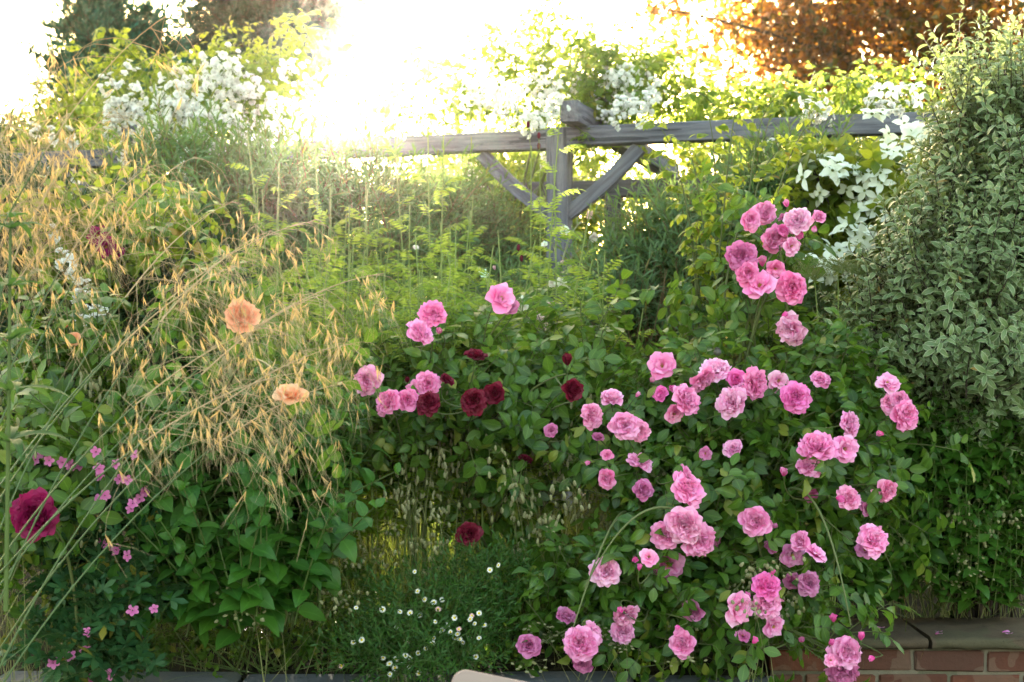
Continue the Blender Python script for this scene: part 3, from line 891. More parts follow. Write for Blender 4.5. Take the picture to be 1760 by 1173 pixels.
for i, (px, topy, d, ln, lab) in enumerate([(925, 215, 5.3, (.0, 0), 'very tall burnet stem passing just in front of the braced post and beam'), (895, 260, 5.6, (-.05, 0), 'tall burnet stem crossing the brace of the pergola post'), (1010, 330, 5.0, (.18, 0), 'burnet leaning sideways past the foot of the pergola post')]):
    z0 = float(soil_z(d)); q = P(px, topy, d)
    burnet((q[0] - ln[0], d, z0), q[2] - z0, 130 + i, ln, 2, lab, None, i == 1)

# ---- golden oat grass, arching in from the side
M_gold = leaf_mat('golden_oat_husk', (.46, .29, .11), (.8, .62, .36), (.95, .66, .26), .5, .5, .3, vein=0)
M_straw = plain_mat('straw_stalk', (.38, .26, .14), (.52, .38, .22), .6, .3, 30)
M_culm = plain_mat('green_grass_stalk', (.05, .09, .028), (.10, .14, .05), .45, .35, 12)
def oat_spikelet(seed):
    r = np.random.default_rng(seed); ts = []
    for s in (-1, 1):
        ts.append(leaf(.029, .0036, 3, .5, .25 * s, .4, .4, .02).x(rz(s * r.uniform(.06, .2)) @ ry(r.uniform(0, 3))))
    ts.append(leaf(.022, .003, 2, .3, .1, .4, .4, .02).x(rz(r.normal(0, .1)) @ ry(1.2)))
    for s in range(2):
        e = np.array([r.normal(0, .02), .085 * r.uniform(.8, 1.2), r.normal(0, .012)])
        ts.append(tube([[0, .015, 0], e * .6 + [r.normal(0, .004), 0, 0], e], [.0004, .00032, .0002], 3, 1))
    return join(ts)
oats = [oat_spikelet(s) for s in range(6)]
def golden_grass():
    base = np.array([-1.42, 3.15, .57])
    t = thing('golden_oat_grass', 'clump of golden oat grass with long arching stalks and drooping golden seed heads', 'grass', base); t['kind'] = 'thing'
    r = np.random.default_rng(140)
    tips = [(60, 330, 3.5), (130, 270, 3.4), (190, 330, 3.6), (262, 285, 3.5), (335, 270, 3.7), (395, 350, 3.6), (470, 395, 3.5), (415, 455, 3.2), (540, 380, 3.8), (560, 505, 3.4), (470, 560, 3.1), (610, 590, 3.3), (520, 640, 3.0), (300, 20, 3.2, 1), (20, 215, 3.3), (90, 120, 3.6), (590, 660, 3.5), (660, 470, 3.7), (0, 300, 3.7), (210, 180, 3.7), (10, 140, 3.3), (120, 195, 3.4), (60, 60, 3.6)]
    for tp in tips:
        e = P(*tp[:3]); a = base + np.array([r.normal(0, .09), r.normal(0, .07), -.05])
        mid1 = a + (e - a) * .4 + np.array([-.10, 0, .10]) * np.linalg.norm(e - a)
        mid2 = a + (e - a) * .78 + np.array([-.05, 0, .13]) * np.linalg.norm(e - a)
        path = bez3(a, mid1, mid2, e, 22); L = np.linalg.norm(np.diff(path, axis=0), axis=1).sum()
        cu = MB().add(tube(path[:15], np.linspace(.0027, .0018, 15), 6, 0))
        for f in (3, 7, 11):                                     # swollen joints
            dj = unit(path[f + 1] - path[f])
            cu.add(tube([path[f] - dj * .008, path[f], path[f] + dj * .008], [.0024, .004, .0024], 6, 0))
        c = cu.build('stalk', M_culm, t)
        pa = MB().add(tube(path[14:], np.linspace(.002, .0006, 8), 4, 1))
        n = 26 if len(tp) == 3 else 14
        sp_p, sp_d = [], []
        for i in range(n):
            f = r.uniform(.6, 1.0) ** .8
            x = np.linspace(0, 1, 22); q = np.array([np.interp(f, x, path[:, j]) for j in range(3)])
            bl_ = (1.18 - f) * .40 * r.uniform(.4, 1.1) + .02
            dr = unit(np.array([r.normal(.25, .75), r.normal(0, .6), r.normal(.1, .35)]))
            end = q + dr * bl_ + np.array([0, 0, -bl_ * .55])
            pa.add(tube(bez(q, q + dr * bl_ * .75, end, 5), np.linspace(.0008, .00035, 5), 3, 1))
            for m in range(r.integers(1, 4)):
                g = r.uniform(.45, 1) if m else 1.0
                bp = bez(q, q + dr * bl_ * .75, end, 12)[int(g * 11)]
                h = bp + np.array([r.normal(0, .012), r.normal(0, .012), -r.uniform(.01, .035)])
                pa.add(tube([bp, h], .00035, 3, 1)); sp_p.append(h); sp_d.append(np.array([r.normal(.1, .42), r.normal(0, .3), -1]))
        sp_p, sp_d = np.array(sp_p), np.array(sp_d); w = r.integers(6, size=len(sp_p))
        for j in range(6):
            s = w == j
            if s.any(): pa.inst(oats[j], frames(sp_d[s], r.uniform(0, 6, s.sum()), (0, 1, 0)), sp_p[s], r.uniform(.75, 1.2, s.sum()))
        pt = join(pa.p)
        o = bpy.data.objects.new('seed_head', make_mesh('seed_head', T(pt.v - base, pt.l, pt.n, pt.uv, pt.m), [M_gold, M_straw]))
        S.collection.objects.link(o); o.parent = c
    bl_ = MB()
    for i in range(240):                                          # narrow basal blades
        a = base + np.array([r.normal(0, .12), r.normal(0, .1), -.03]); D = unit(np.array([r.normal(.35, .8), r.normal(0, .6), r.uniform(.2, 1.2)])); L = r.uniform(.4, .8)
        e = a + D * L + np.array([0, 0, -.35 * L]); p = bez(a, a + D * L * .7, e, 9)
        w = np.linspace(.0022, .0003, 9); sd = unit(np.cross(np.gradient(p, axis=0), [0, 0, 1.0]))
        bl_.add(grid(np.stack([p - sd * w[:, None], p + sd * w[:, None]], 1), np.stack([np.stack([np.zeros(9), np.linspace(0, 1, 9)], 1), np.stack([np.ones(9), np.linspace(0, 1, 9)], 1)], 1)))
    bl_.build('foliage', M_grassblade, t)
M_grassblade = leaf_mat('grass_blade', (.06, .1, .03), (.13, .17, .06), (.28, .34, .07), .4, .4, .35, vein=0)
golden_grass()

# ---- bed grass (stuff)
M_meadow = leaf_mat('bed_grass_blade', (.035, .07, .014), (.08, .11, .026), (.22, .28, .04), .4, .5, .3, odd=((.2, .13, .05), .14), vein=0)
def bed_grass():
    r = np.random.default_rng(150); mb = MB()
    bt = []
    for s in range(8):
        L = r.uniform(.25, .5); D = np.array([r.normal(0, .35), r.normal(0, .35), 1]); e = D * L + np.array([r.normal(0, .15), r.normal(0, .15), -.1]) * L
        p = bez([0, 0, 0], D * L * .6, e, 7); w = np.linspace(.0017, .0002, 7); sd = unit(np.cross(np.gradient(p, axis=0), unit(r.normal(size=3))))
        bt.append(grid(np.stack([p - sd * w[:, None], p + sd * w[:, None]], 1), np.stack([np.stack([np.zeros(7), np.linspace(0, 1, 7)], 1), np.stack([np.ones(7), np.linspace(0, 1, 7)], 1)], 1)))
    X, Y = [], []
    for (cx, cy, sx, sy, n) in [(-.25, 4.9, .35, .35, 2600), (.1, 5.5, .5, .4, 1500), (1.55, 5.2, .3, .2, 600), (-1.3, 4.5, .35, .2, 900), (-.2, 4.4, .5, .08, 160), (0, 6.3, 1.8, .5, 1800), (.9, 5.6, .5, .4, 700)]:
        X.append(r.normal(cx, sx, n)); Y.append(np.maximum(r.normal(cy, sy, n), 4.24) + (.45 if cx > 1.2 else 0))
    X, Y = np.concatenate(X), np.concatenate(Y)
    pos = np.stack([X, Y, soil_z(Y) - .01], 1); w = r.integers(8, size=len(X)); a = r.uniform(0, 6.28, len(X))
    for j in range(8):
        s = w == j; c, sn = np.cos(a[s]), np.sin(a[s]); z = np.zeros(s.sum())
        R = np.stack([np.stack([c, -sn, z], 1), np.stack([sn, c, z], 1), np.stack([z, z, z + 1], 1)], 1)
        mb.inst(bt[j], R, pos[s], r.uniform(.6, 1.25, s.sum()) * np.interp(pos[s][:, 1], [4.25, 5.2], [.25, 1]))
    o = mb.build('grass', M_meadow); o['kind'] = 'stuff'; o['label'] = 'fine green and straw coloured grass growing among the roses'
bed_grass()

# ---- quaking grass
M_quake = leaf_mat('quaking_spikelet', (.27, .26, .13), (.42, .4, .24), (.5, .48, .22), .4, .55, .25, vein=0)
M_qstem = plain_mat('quaking_stem', (.14, .16, .05), (.26, .24, .1), .6, .3, 30)
aa = np.linspace(0, np.pi, 6)
qs_t = tube(np.stack([0 * aa, .0065 - .0065 * np.cos(aa), 0 * aa], 1), .0032 * np.sin(aa) ** .75 + .0002, 7, 0)
qs_t = join([qs_t] + [leaf(.006, .005, 2, .3, .3, .5).x(rz(s * .5), (0, y, .002)) for s, y in ((-1, .002), (1, .003), (-1, .006), (1, .007))])
def quaking(seed, nst=7, h=.5, spread=.12):
    r = np.random.default_rng(seed)
    t = thing('quaking_grass', 'quaking grass tuft with dangling pale oval spikelets', 'grass', (0, 0, 0), 'quaking grass tufts'); t['kind'] = 'thing'
    for s in range(nst):
        H_ = h * r.uniform(.7, 1.15); top = np.array([r.normal(0, spread), r.normal(0, spread * .8), H_]); a = np.array([r.normal(0, .03), r.normal(0, .03), -.02])
        nod = top + np.array([r.normal(0, .05), r.normal(0, .04), -.02]); path = bez3(a, a + (top - a) * .5, top + [0, 0, .05], nod, 9)
        mb = MB().add(tube(path, np.linspace(.0011, .0005, 9), 3, 1)); pp_, dd = [], []
        for i in range(r.integers(9, 16)):
            f = r.uniform(.62, 1); q = np.array([np.interp(f, np.linspace(0, 1, 9), path[:, j]) for j in range(3)])
            e = q + np.array([r.normal(0, .028), r.normal(0, .028), r.uniform(-.035, .02)])
            hgt = e + np.array([0, 0, -r.uniform(.006, .02)])
            mb.add(tube(np.array([q, e, hgt]), .0003, 3, 1)); pp_.append(hgt); dd.append([r.normal(0, .35), r.normal(0, .3), -1])
        mb.inst(qs_t, frames(np.array(dd), r.uniform(0, 6, len(dd)), (0, 1, 0)), np.array(pp_), r.uniform(1.0, 1.6, len(dd)))
        mb.build('panicle', [M_quake, M_qstem], t)
    return t
qprot = [quaking(160 + i) for i in range(4)]
r_ = np.random.default_rng(165)
qspots = [(20, 720, 4.2), (60, 750, 4.0), (95, 700, 4.3), (30, 800, 3.9), (340, 640, 4.2), (290, 680, 4.4), (360, 760, 4.3), (430, 800, 4.4), (640, 720, 4.6), (690, 760, 4.5), (800, 740, 4.7), (760, 880, 4.3), (930, 800, 4.4), (990, 840, 4.3), (1020, 690, 4.6),  (1080, 700, 4.5), (950, 700, 4.8), (650, 930, 4.3), (1300, 960, 3.95), (1530, 880, 4.4), (1620, 830, 4.7), (1660, 880, 4.6), (1700, 820, 4.7), (1740, 900, 4.6), (1600, 950, 4.55), (1680, 970, 4.5), (1560, 800, 4.9), (1090, 1080, 4.0), (1000, 1110, 4.0), (1590, 810, 4.8), (1745, 790, 4.8), (450, 1010, 4.05), (560, 930, 4.2)]
for i, (px, py, d) in enumerate(qspots):
    o = qprot[i] if i < 4 else copy_tree(qprot[i % 4])
    q = P(px, py, d); z0 = float(soil_z(d)); sc = max(.35, (q[2] - z0) / .5)
    if px > 1500: d = max(d, 4.74); q = P(px, py, d); z0 = float(soil_z(d)); sc = max(.35, (q[2] - z0) / .5)
    o.location = (q[0], d, z0); o.rotation_euler = (0, 0, r_.uniform(0, 6.28)); o.scale = (1, 1, sc)

# ---- leafy lemon-balm clump
M_balm = leaf_mat('balm_leaf', (.035, .095, .028), (.08, .165, .04), (.16, .34, .035), .4, .45, .4, vein=.25)
bml = [leaf(.068, .046, 5, .22, .8, .36, .2, .03, wave=.025, seed=s) for s in (1, 2, 3)]
bms = [sprig(bml, 6, .26, 78, 1.05, .35, .0026, .12, s, 90, .12, 2, 4) for s in (171, 172, 173, 174)]
def leafy(name, lab, cat, base, blobs, mat, tp, n, seed, k=(.8, 1.2), out=.35, up=1.0, jit=.25, shell=.5, stems=25, group=None, smat=None):
    return shrub(name, lab, base, blobs, mat, tp, n, shell, seed, k, out, up, jit, .15, cat, stems, smat or M_stem, .0035, .5, group)
leafy('leafy_herb', 'bushy clump of broad toothed dark green leaves above the grey slabs', 'plant', (-.75, 4.3, .58), [(430, 900, 4.2, 105, 85, .22), (370, 980, 4.1, 75, 90, .18), (490, 930, 4.2, 70, 110, .2), (420, 1040, 4.05, 100, 60, .14), (320, 1060, 4.05, 60, 50, .1), (500, 1040, 4.08, 60, 60, .1), (330, 850, 4.3, 60, 50, .2), (540, 840, 4.4, 60, 50, .2)], M_balm, bms, 260, 170, (1.15, 1.7))
M_nett = leaf_mat('nettle_leaf', (.04, .095, .026), (.085, .16, .04), (.18, .34, .04), .4, .45, .4, vein=.25)
leafy('leafy_groundcover', 'mass of mid green toothed leaves under the variegated bush, behind the brick wall', 'plant', (1.5, 5.0, .58), [(1660, 800, 4.72, 130, 60, .12), (1640, 850, 4.9, 150, 80, .3), (1550, 780, 4.8, 80, 60, .15), (1730, 900, 4.9, 90, 100, .3), (1600, 960, 4.75, 110, 70, .2), (1480, 880, 4.9, 60, 90, .2), (1700, 1020, 4.65, 100, 40, .12), (1480, 990, 4.75, 90, 60, .15)], M_nett, bms, 700, 175, (.75, 1.15))
M_fill = leaf_mat('mixed_green_leaf', (.04, .085, .024), (.09, .15, .04), (.22, .34, .04), .42, .45, .35, odd=((.22, .19, .03), .05), vein=.25)
leafy('leafy_groundcover', 'low tangle of leaves beneath the burnet, behind the crimson roses', 'plant', (-.3, 5.4, .6), [(640, 760, 5.3, 170, 90, .35), (850, 760, 5.4, 160, 100, .35), (1020, 740, 5.5, 120, 110, .35), (500, 720, 5.4, 130, 100, .35), (1200, 760, 5.4, 160, 110, .4), (1350, 760, 5.4, 150, 120, .4)], M_fill, bms, 620, 176, (.45, .8), jit=.5)
leafy('leafy_groundcover', 'dark tangle of leaves under the slanting grass stalks', 'plant', (-1.4, 4.6, .6), [(120, 820, 4.7, 200, 90, .3), (280, 780, 4.8, 120, 70, .3), (60, 960, 4.4, 130, 100, .25)], M_fill, bms, 330, 177, (.4, .75), jit=.5)

leafy('leafy_groundcover', 'low dark leaves edging the bed in front of the broad-leaved herb, above the grey slabs', 'plant', (-.75, 4.25, .58), [(420, 1115, 4.2, 150, 22, .06), (300, 1120, 4.2, 70, 22, .06), (560, 1110, 4.22, 60, 30, .06), (620, 1040, 4.4, 60, 60, .12)], M_fill, bms, 190, 178, (.3, .55), jit=.5)

# ---- whorled lily-like stems
M_lily = leaf_mat('lily_leaf', (.03, .075, .03), (.06, .12, .045), (.16, .3, .06), .4, .55, .25, vein=.4)
def lily(lab, pts, whorls, seed, ll=.1):
    t = thing('lily_stem', lab, 'plant', pts[0])
    r = np.random.default_rng(seed); path = bez(*pts, 14)
    MB().add(tube(path, np.linspace(.006, .003, 14), 6, 0)).build('stem', M_stem, t)
    mb = MB()
    for f, n, k in whorls:
        q = np.array([np.interp(f, np.linspace(0, 1, 14), path[:, j]) for j in range(3)])
        for i in range(n):
            a = 6.283 * i / n + r.normal(0, .15); D = np.array([[math.cos(a), math.sin(a), r.uniform(.25, .7)]])
            mb.inst(leaf(ll, ll * .19, 6, .25, r.uniform(.8, 1.5), .42, .2, .02, seed=i), frames(D, r.normal(0, .15, 1)), q, k * r.uniform(.85, 1.15))
    mb.build('foliage', [M_lily, M_stem], t)
lily('lily stem with whorls of long glossy leaves at the picture edge beside the golden grass', (P(10, 1050, 3.05), P(16, 700, 3.05), P(18, 375, 3.05)), [(.42, 7, 1.1), (.55, 7, 1.1), (.68, 8, 1.05), (.82, 8, 1.0), (.97, 9, .9), (1.0, 6, .5)], 181, .115)
lily('thin lily stem with whorls of narrow leaves beside the leafy herb clump', (P(550, 1070, 4.1), P(545, 900, 4.1), P(524, 745, 4.1)), [(.25, 5, .8), (.42, 7, .95), (.58, 7, 1), (.74, 8, 1), (.9, 8, .95), (1.0, 6, .6)], 182, .1)
lily('lily stem in bud-leaf, half hidden by the golden seed heads', (P(600, 900, 4.35), P(605, 800, 4.3), P(600, 715, 4.3)), [(.5, 6, 1.0), (.7, 7, 1.0), (.9, 8, .9), (1.0, 5, .6)], 183, .1)

# ---- geranium
M_ger = leaf_mat('geranium_leaf', (.028, .075, .035), (.06, .12, .05), (.08, .17, .03), .3, .5, .35, odd=((.2, .17, .02), .04), vein=.2)
M_gpet = petal_mat('geranium_petal', (.62, .1, .36), (.72, .22, .5), (.75, .25, .5), .35, False)
def palmate(seed, L=.05):
    r = np.random.default_rng(seed); ts = []
    for a in (-110, -58, 0, 58, 110):
        k = 1.0 if abs(a) < 90 else .7
        ts.append(leaf(L * k, L * .42, 3, .2, .35, .6, .25, .1, wave=.03, seed=seed + a + 200).x(rz(math.radians(a)), (0, .008, 0)))
        for s in (-1, 1): ts.append(leaf(L * .3 * k, L * .16, 2, .2, .2, .5, .4, .05).x(rz(math.radians(a + s * 35)), np.array([0, .008, 0]) + rz(math.radians(a)) @ np.array([s * L * .1, L * .55 * k, -.004])))
    ts.append(tube([[0, -.05, -.035], [0, -.02, -.012], [0, .008, 0]], .0008, 3, 1))
    return join(ts)
pal = [palmate(s) for s in (1, 2, 3)]
def gflower(seed):
    r = np.random.default_rng(seed); ts = []
    for q in range(5):
        ts.append(leaf(.0165, .0125, 4, .1, .35, .62, .25, .3, wave=.02, seed=seed * 5 + q).x(rz(q * 1.2566 + r.normal(0, .06)) @ rx(r.uniform(.2, .5))))
    ts.append(tube([[0, 0, -.02], [0, 0, -.004], [0, 0, .003], [0, 0, .007]], [.0008, .0025, .0012, .0004], 5, 1))
    return join(ts)
gfl = [make_mesh('flower', gflower(s), [M_gpet, M_stem]) for s in (1, 2, 3)]
def geranium():
    base = np.array([-1.15, 3.95, .585])
    t = thing('geranium', 'magenta-pink hardy geranium with lobed leaves, sprawling beneath the slanting stalks', 'plant', base)
    blobs = [(160, 900, 4.0, 130, 90, .2), (200, 1010, 3.95, 110, 80, .15), (120, 1110, 3.9, 110, 70, .12), (210, 1130, 3.9, 70, 50, .1), (70, 850, 4.1, 80, 60, .2)]
    pos, nr = scatter(blobs, 620, .6, 190, .15, .5, zmin=.4)
    dress(MB(), pal, pos, nr, .5, .5, .5, (.6, 1.15), 190).build('foliage', [M_ger, M_stem], t)
    r = np.random.default_rng(191)
    for px, py in [(62, 790), (72, 782), (85, 792), (108, 795), (122, 800), (138, 802), (166, 777), (170, 806), (172, 820), (200, 798), (206, 824), (219, 826), (168, 860), (180, 852), (240, 858), (228, 866), (232, 782), (176, 931), (186, 942), (201, 946), (228, 1050), (265, 1047), (150, 1087), (92, 1140), (116, 1133), (148, 1119), (156, 1168), (186, 1160), (120, 1128), (225, 875), (220, 955), (248, 845)]:
        d = 3.85 + r.uniform(-.06, .06); q = P(px, py, d); n = unit(np.array([r.normal(0, .5), -.9, r.uniform(0, .8)]))
        R = frames(np.cross(n, unit(r.normal(size=3))), None, n)[0]
        f = place('flower', gfl[r.integers(3)], t, q, R, r.uniform(.85, 1.15))
        a = q - n * .012; e = a + np.array([r.normal(0, .03), .06, -r.uniform(.08, .16)])
        MB().add(tube(bez(a, a - n * .03 + [0, 0, -.03], e, 6), .0009, 3, 0)).build('flower_stalk', M_stem, t)
geranium()

# ---- daisies on the edge of the bed
M_erig = leaf_mat('daisy_leaf', (.027, .072, .022), (.06, .115, .032), (.11, .22, .03), .35, .5, .3, vein=.2)
M_ray = petal_mat('daisy_ray', (.74, .72, .7), (.84, .84, .84), (.7, .7, .68), .25, True)
M_disc = plain_mat('daisy_disc', (.55, .36, .02), (.72, .55, .05), .8, .1, 400)
def daisy(seed):
    r = np.random.default_rng(seed)
    return join([leaf(.0098, .0019, 2, .1, .1, .6, .5, .4).x(rz(a + r.normal(0, .03)) @ rx(r.normal(.12, .08))) for a in np.linspace(0, 6.283, 26, endpoint=False)])
dz = [make_mesh('daisy_head', daisy(s), [M_ray]) for s in (1, 2, 3)]
ddisc = make_mesh('disc', tube([[0, 0, -.002], [0, 0, .0005], [0, 0, .0022], [0, 0, .0028]], [.0012, .0044, .003, .0002], 10, 0), [M_disc])
def daisies():
    base = np.array([-.4, 4.2, .6])
    t = thing('daisy_plant', 'low mound of small white daisies with yellow eyes spilling over the grey slabs', 'plant', base)
    el = [leaf(.03, .0075, 2, .2, .3, .5, seed=s) for s in (1, 2)]; es = [sprig(el, 10, .1, 60, 1, .7, .0009, .3, s) for s in (201, 202, 203)]
    blobs = [(740, 1060, 4.1, 100, 60, .16), (690, 1110, 4.05, 90, 40, .12), (800, 1090, 4.1, 70, 60, .14), (640, 1130, 4.05, 60, 25, .1), (830, 1000, 4.2, 90, 40, .14), (740, 1135, 3.95, 130, 30, .08)]
    pos, nr = scatter(blobs, 900, .6, 200, .15, .5, zmin=.5)
    dress(MB(), es, pos, nr, .5, .7, .45, (.7, 1.2), 200).build('foliage', [M_erig, M_stem], t)
    r = np.random.default_rng(204)
    L = [(94, 797), (390, 616), (404, 714), (315, 818), (508, 805), (416, 836), (366, 823), (297, 897), (486, 770), (493, 868), (590, 848), (557, 885), (570, 920), (677, 838), (670, 855), (692, 878), (528, 912), (486, 950), (445, 1003), (593, 950), (617, 957), (632, 972), (612, 905), (123, 960), (80, 972), (290, 1100), (265, 1133), (343, 1040), (362, 1096), (411, 1128), (407, 1026), (353, 975), (295, 1055), (263, 1080), (325, 1080), (768, 607), (812, 583), (714, 825), (740, 885), (714, 950), (667, 950), (697, 1045), (228, 806), (440, 755), (527, 757), (605, 930), (365, 1050), (230, 1050), (480, 975), (20, 1090)]
    for i, (zx, zy) in enumerate(L):
        d = 3.93 + r.uniform(-.06, .06); q = P(580 + zx / 2.933, 773 + zy / 2.933, d); n = unit(np.array([r.normal(0, .35), -.8, r.uniform(.3, .9)]))
        R = frames(np.cross(n, unit(r.normal(size=3))), None, n)[0]
        pk = (1, .6, .62) if i % 9 == 4 else (1, .97, .95)
        h = place('daisy_head', dz[i % 3], t, q, R, r.uniform(.65, .98), pk)
        o = bpy.data.objects.new('disc', ddisc); S.collection.objects.link(o); o.parent = h
        e = q + np.array([r.normal(0, .02), .05, -r.uniform(.05, .1)])
        MB().add(tube(bez(q - n * .002, q - n * .02, e, 5), .0007, 3, 0)).build('flower_stalk', M_stem, t)
daisies()
# ================================================================== ROSES
M_rleaf = leaf_mat('rose_leaf', (.022, .06, .017), (.12, .2, .05), (.22, .37, .035), .42, .4, .5, odd=((.2, .22, .03), .05), vein=.35)
M_rleaf_lt = leaf_mat('young_rose_leaf', (.075, .14, .02), (.14, .2, .03), (.48, .55, .06), .5, .42, .4, odd=((.3, .12, .03), .06), vein=.3)
M_cane = plain_mat('rose_cane', (.06, .085, .025), (.13, .14, .05), .55, .3, 25)
M_sepal = plain_mat('sepal', (.06, .1, .03), (.11, .16, .05), .6, .25, 60)
M_pink = petal_mat('pink_petal', (.82, .06, .38), (.94, .40, .69), (.82, .2, .45), .3)
M_crim = petal_mat('crimson_petal', (.06, .002, .008), (.16, .006, .028), (.22, .006, .025), .25)
M_mag = petal_mat('magenta_petal', (.14, .002, .04), (.25, .008, .085), (.36, .01, .1), .3)
M_peach = petal_mat('peach_petal', (.88, .2, .07), (.92, .54, .37), (.94, .42, .22), .35)
M_blush = petal_mat('blush_petal', (.78, .42, .5), (.84, .74, .76), (.8, .6, .62), .35)
M_white = petal_mat('white_petal', (.8, .78, .72), (.87, .87, .87), (.86, .85, .82), .45, False)
M_stam = plain_mat('stamen', (.5, .3, .04), (.65, .45, .1), .8, .1, 300)

def petal(L, W, a0, a1, cup, ruf, r, rows=5, cols=4, m=0):
    """a petal that rises from the centre: its angle from the axis goes from a0 to a1"""
    t = np.linspace(0, 1, rows + 1); u = np.linspace(-1, 1, cols + 1)
    an = a0 + (a1 - a0) * t ** 1.25
    rad = np.concatenate([[0], np.cumsum(np.sin((an[1:] + an[:-1]) / 2)) / rows]) * L
    hgt = np.concatenate([[0], np.cumsum(np.cos((an[1:] + an[:-1]) / 2)) / rows]) * L
    w = W * (.22 + .78 * np.sin(np.pi * np.clip(t * .72, 0, 1)) ** .8); w[-1] *= .72
    ph = r.uniform(0, 6.28); Pn = np.zeros((rows + 1, cols + 1, 3)); UV = np.zeros((rows + 1, cols + 1, 2))
    for j, x in enumerate(u):
        bend = cup * x * x * w
        wav = ruf * L * t ** 2 * np.sin(3.3 * x + ph) + r.normal(0, ruf * .35 * L, rows + 1) * t
        top = -.10 * L * x * x * t ** 3 + (.03 * L * t ** 3 if abs(x) < .3 else 0)      # rounded, faintly notched tip
        n_r, n_h = np.cos(an), -np.sin(an)                                             # the petal's outward normal
        Pn[:, j, 0] = x * w * (1 - .25 * cup * x * x)
        Pn[:, j, 1] = rad + n_r * (wav - bend) + np.sin(an) * top
        Pn[:, j, 2] = hgt + n_h * (wav - bend) + np.cos(an) * top
        UV[:, j, 0] = (x + 1) / 2; UV[:, j, 1] = t
    return grid(Pn, UV, m)

def bloom(seed, kind='full'):
    """a rose of radius about 1 with its axis along +Z"""
    r = np.random.default_rng(seed); R_ = math.radians; ts = []
    if kind == 'full':
        lay = [(9, 1.04, .42, 52, 116, .2, .09), (10, .98, .40, 42, 100, .3, .11), (11, .9, .36, 32, 84, .35, .13), (12, .80, .31, 22, 68, .4, .16), (13, .70, .27, 14, 54, .45, .18), (13, .58, .22, 6, 40, .5, .2), (10, .46, .18, 0, 26, .5, .22)]
    elif kind == 'cup':
        lay = [(8, 1.0, .45, 44, 98, .3, .07), (9, .94, .42, 34, 78, .4, .09), (10, .84, .36, 24, 60, .45, .12), (11, .72, .3, 14, 46, .5, .15), (11, .6, .25, 6, 32, .55, .18), (9, .46, .18, 0, 20, .6, .2)]
    elif kind == 'loose':
        lay = [(6, 1.05, .52, 50, 112, .2, .1), (6, .9, .44, 34, 92, .3, .12), (5, .6, .3, 18, 60, .4, .16)]
    else:                                                        # bud
        lay = [(4, .95, .42, 14, 34, .8, .03), (4, 1.0, .4, 8, 14, .9, .03), (4, 1.02, .32, 4, -4, .9, .03)]
    for li, (n, L, W, a0, a1, cup, ruf) in enumerate(lay):
        az = r.uniform(0, 6.28)
        for i in range(n):
            a = az + 6.283 * i / n + r.normal(0, .16 + .05 * li)
            p = petal(L * r.uniform(.88, 1.08), W * r.uniform(.85, 1.12), R_(a0 + r.normal(0, 6)), R_(a1 + r.normal(0, 11)), cup, ruf, r)
            off = .04 + (.10 * r.random() if li >= 3 else 0)
            ts.append(p.x(rz(a) @ rz(r.normal(0, .25 if li > 2 else .05)), rz(a) @ np.array([0, off, -.02 * (len(lay) - li)])))
    if kind == 'loose':
        for i in range(26):
            a = r.uniform(0, 6.28); s = r.uniform(.08, .2)
            ts.append(tube([[0, 0, 0], [s * .6 * math.cos(a), s * .6 * math.sin(a), .16], [s * math.cos(a), s * math.sin(a), .26]], [.012, .01, .02], 3, 1))
    t = join(ts)
    return T(t.v - [0, 0, .28 if kind in ('full', 'cup', 'loose') else .3], t.l, t.n, t.uv, t.m)

def calyx(kind):
    s = [tube([[0, 0, -.95], [0, 0, -.6], [0, 0, -.42], [0, 0, -.3]], [.05, .06, .15, .12], 7, 0)]
    sp = 75 if kind != 'bud' else 20
    for i in range(5): s.append(leaf(.55, .17, 3, .2, -.3 if kind != 'bud' else .3, .35, .6, .02).x(rz(i * 1.2566) @ rx(math.radians(90 - sp)), (0, 0, -.36)))
    return join(s)

def bloom_set(mat):
    d = {}
    for k, ss in (('full', (1, 2, 3, 4, 5, 21, 22, 23)), ('cup', (6, 7, 8, 24)), ('loose', (9, 10, 25, 26)), ('bud', (11, 12))):
        d[k] = [make_mesh('bloom' if k != 'bud' else 'bud', bloom(s, k), [mat, M_stam]) for s in ss]
    return d
CAL = {k: make_mesh('calyx', calyx(k), [M_sepal]) for k in ('full', 'cup', 'loose', 'bud')}
pinks = bloom_set(M_pink)

rl = [leaf(.047, .029, 5, fo, cu, .46, .25, .03, wave=.03, seed=s) for s, fo, cu in ((1, .35, .7), (2, .15, .3), (3, .45, 1.0))]
rcl = [pinnate(rl[s % 3], 2, .085, 68, 1.0, .0012, a, 1.15, s, .4, .8) for s, a in ((1, .7), (2, .4), (3, .9), (4, .6))]
rsm = [join([t]) for t in rcl]
def rose_sprig(seed, n=5, L=.16):
    r = np.random.default_rng(seed); b = r.normal(0, .2, 2); t = np.linspace(0, 1, 6)
    path = np.stack([b[0] * L * t ** 2, L * t, b[1] * L * t ** 2], 1); out = [tube(path, np.linspace(.0024, .0012, 6), 4, 1)]; az = r.uniform(0, 6)
    for i in range(n):
        f = .15 + .85 * i / (n - 1); q = np.array([b[0] * L * f ** 2, L * f, b[1] * L * f ** 2]); el = math.radians(62 - 22 * f)
        D = np.array([math.cos(az) * math.sin(el), math.cos(el), math.sin(az) * math.sin(el)])
        out.append(rcl[r.integers(4)].x(frames(D, None, (0, 1, 0))[0], q, r.uniform(.75, 1.1))); az += 2.4
    return join(out)
rsp = [rose_sprig(s) for s in (211, 212, 213, 214, 215)]

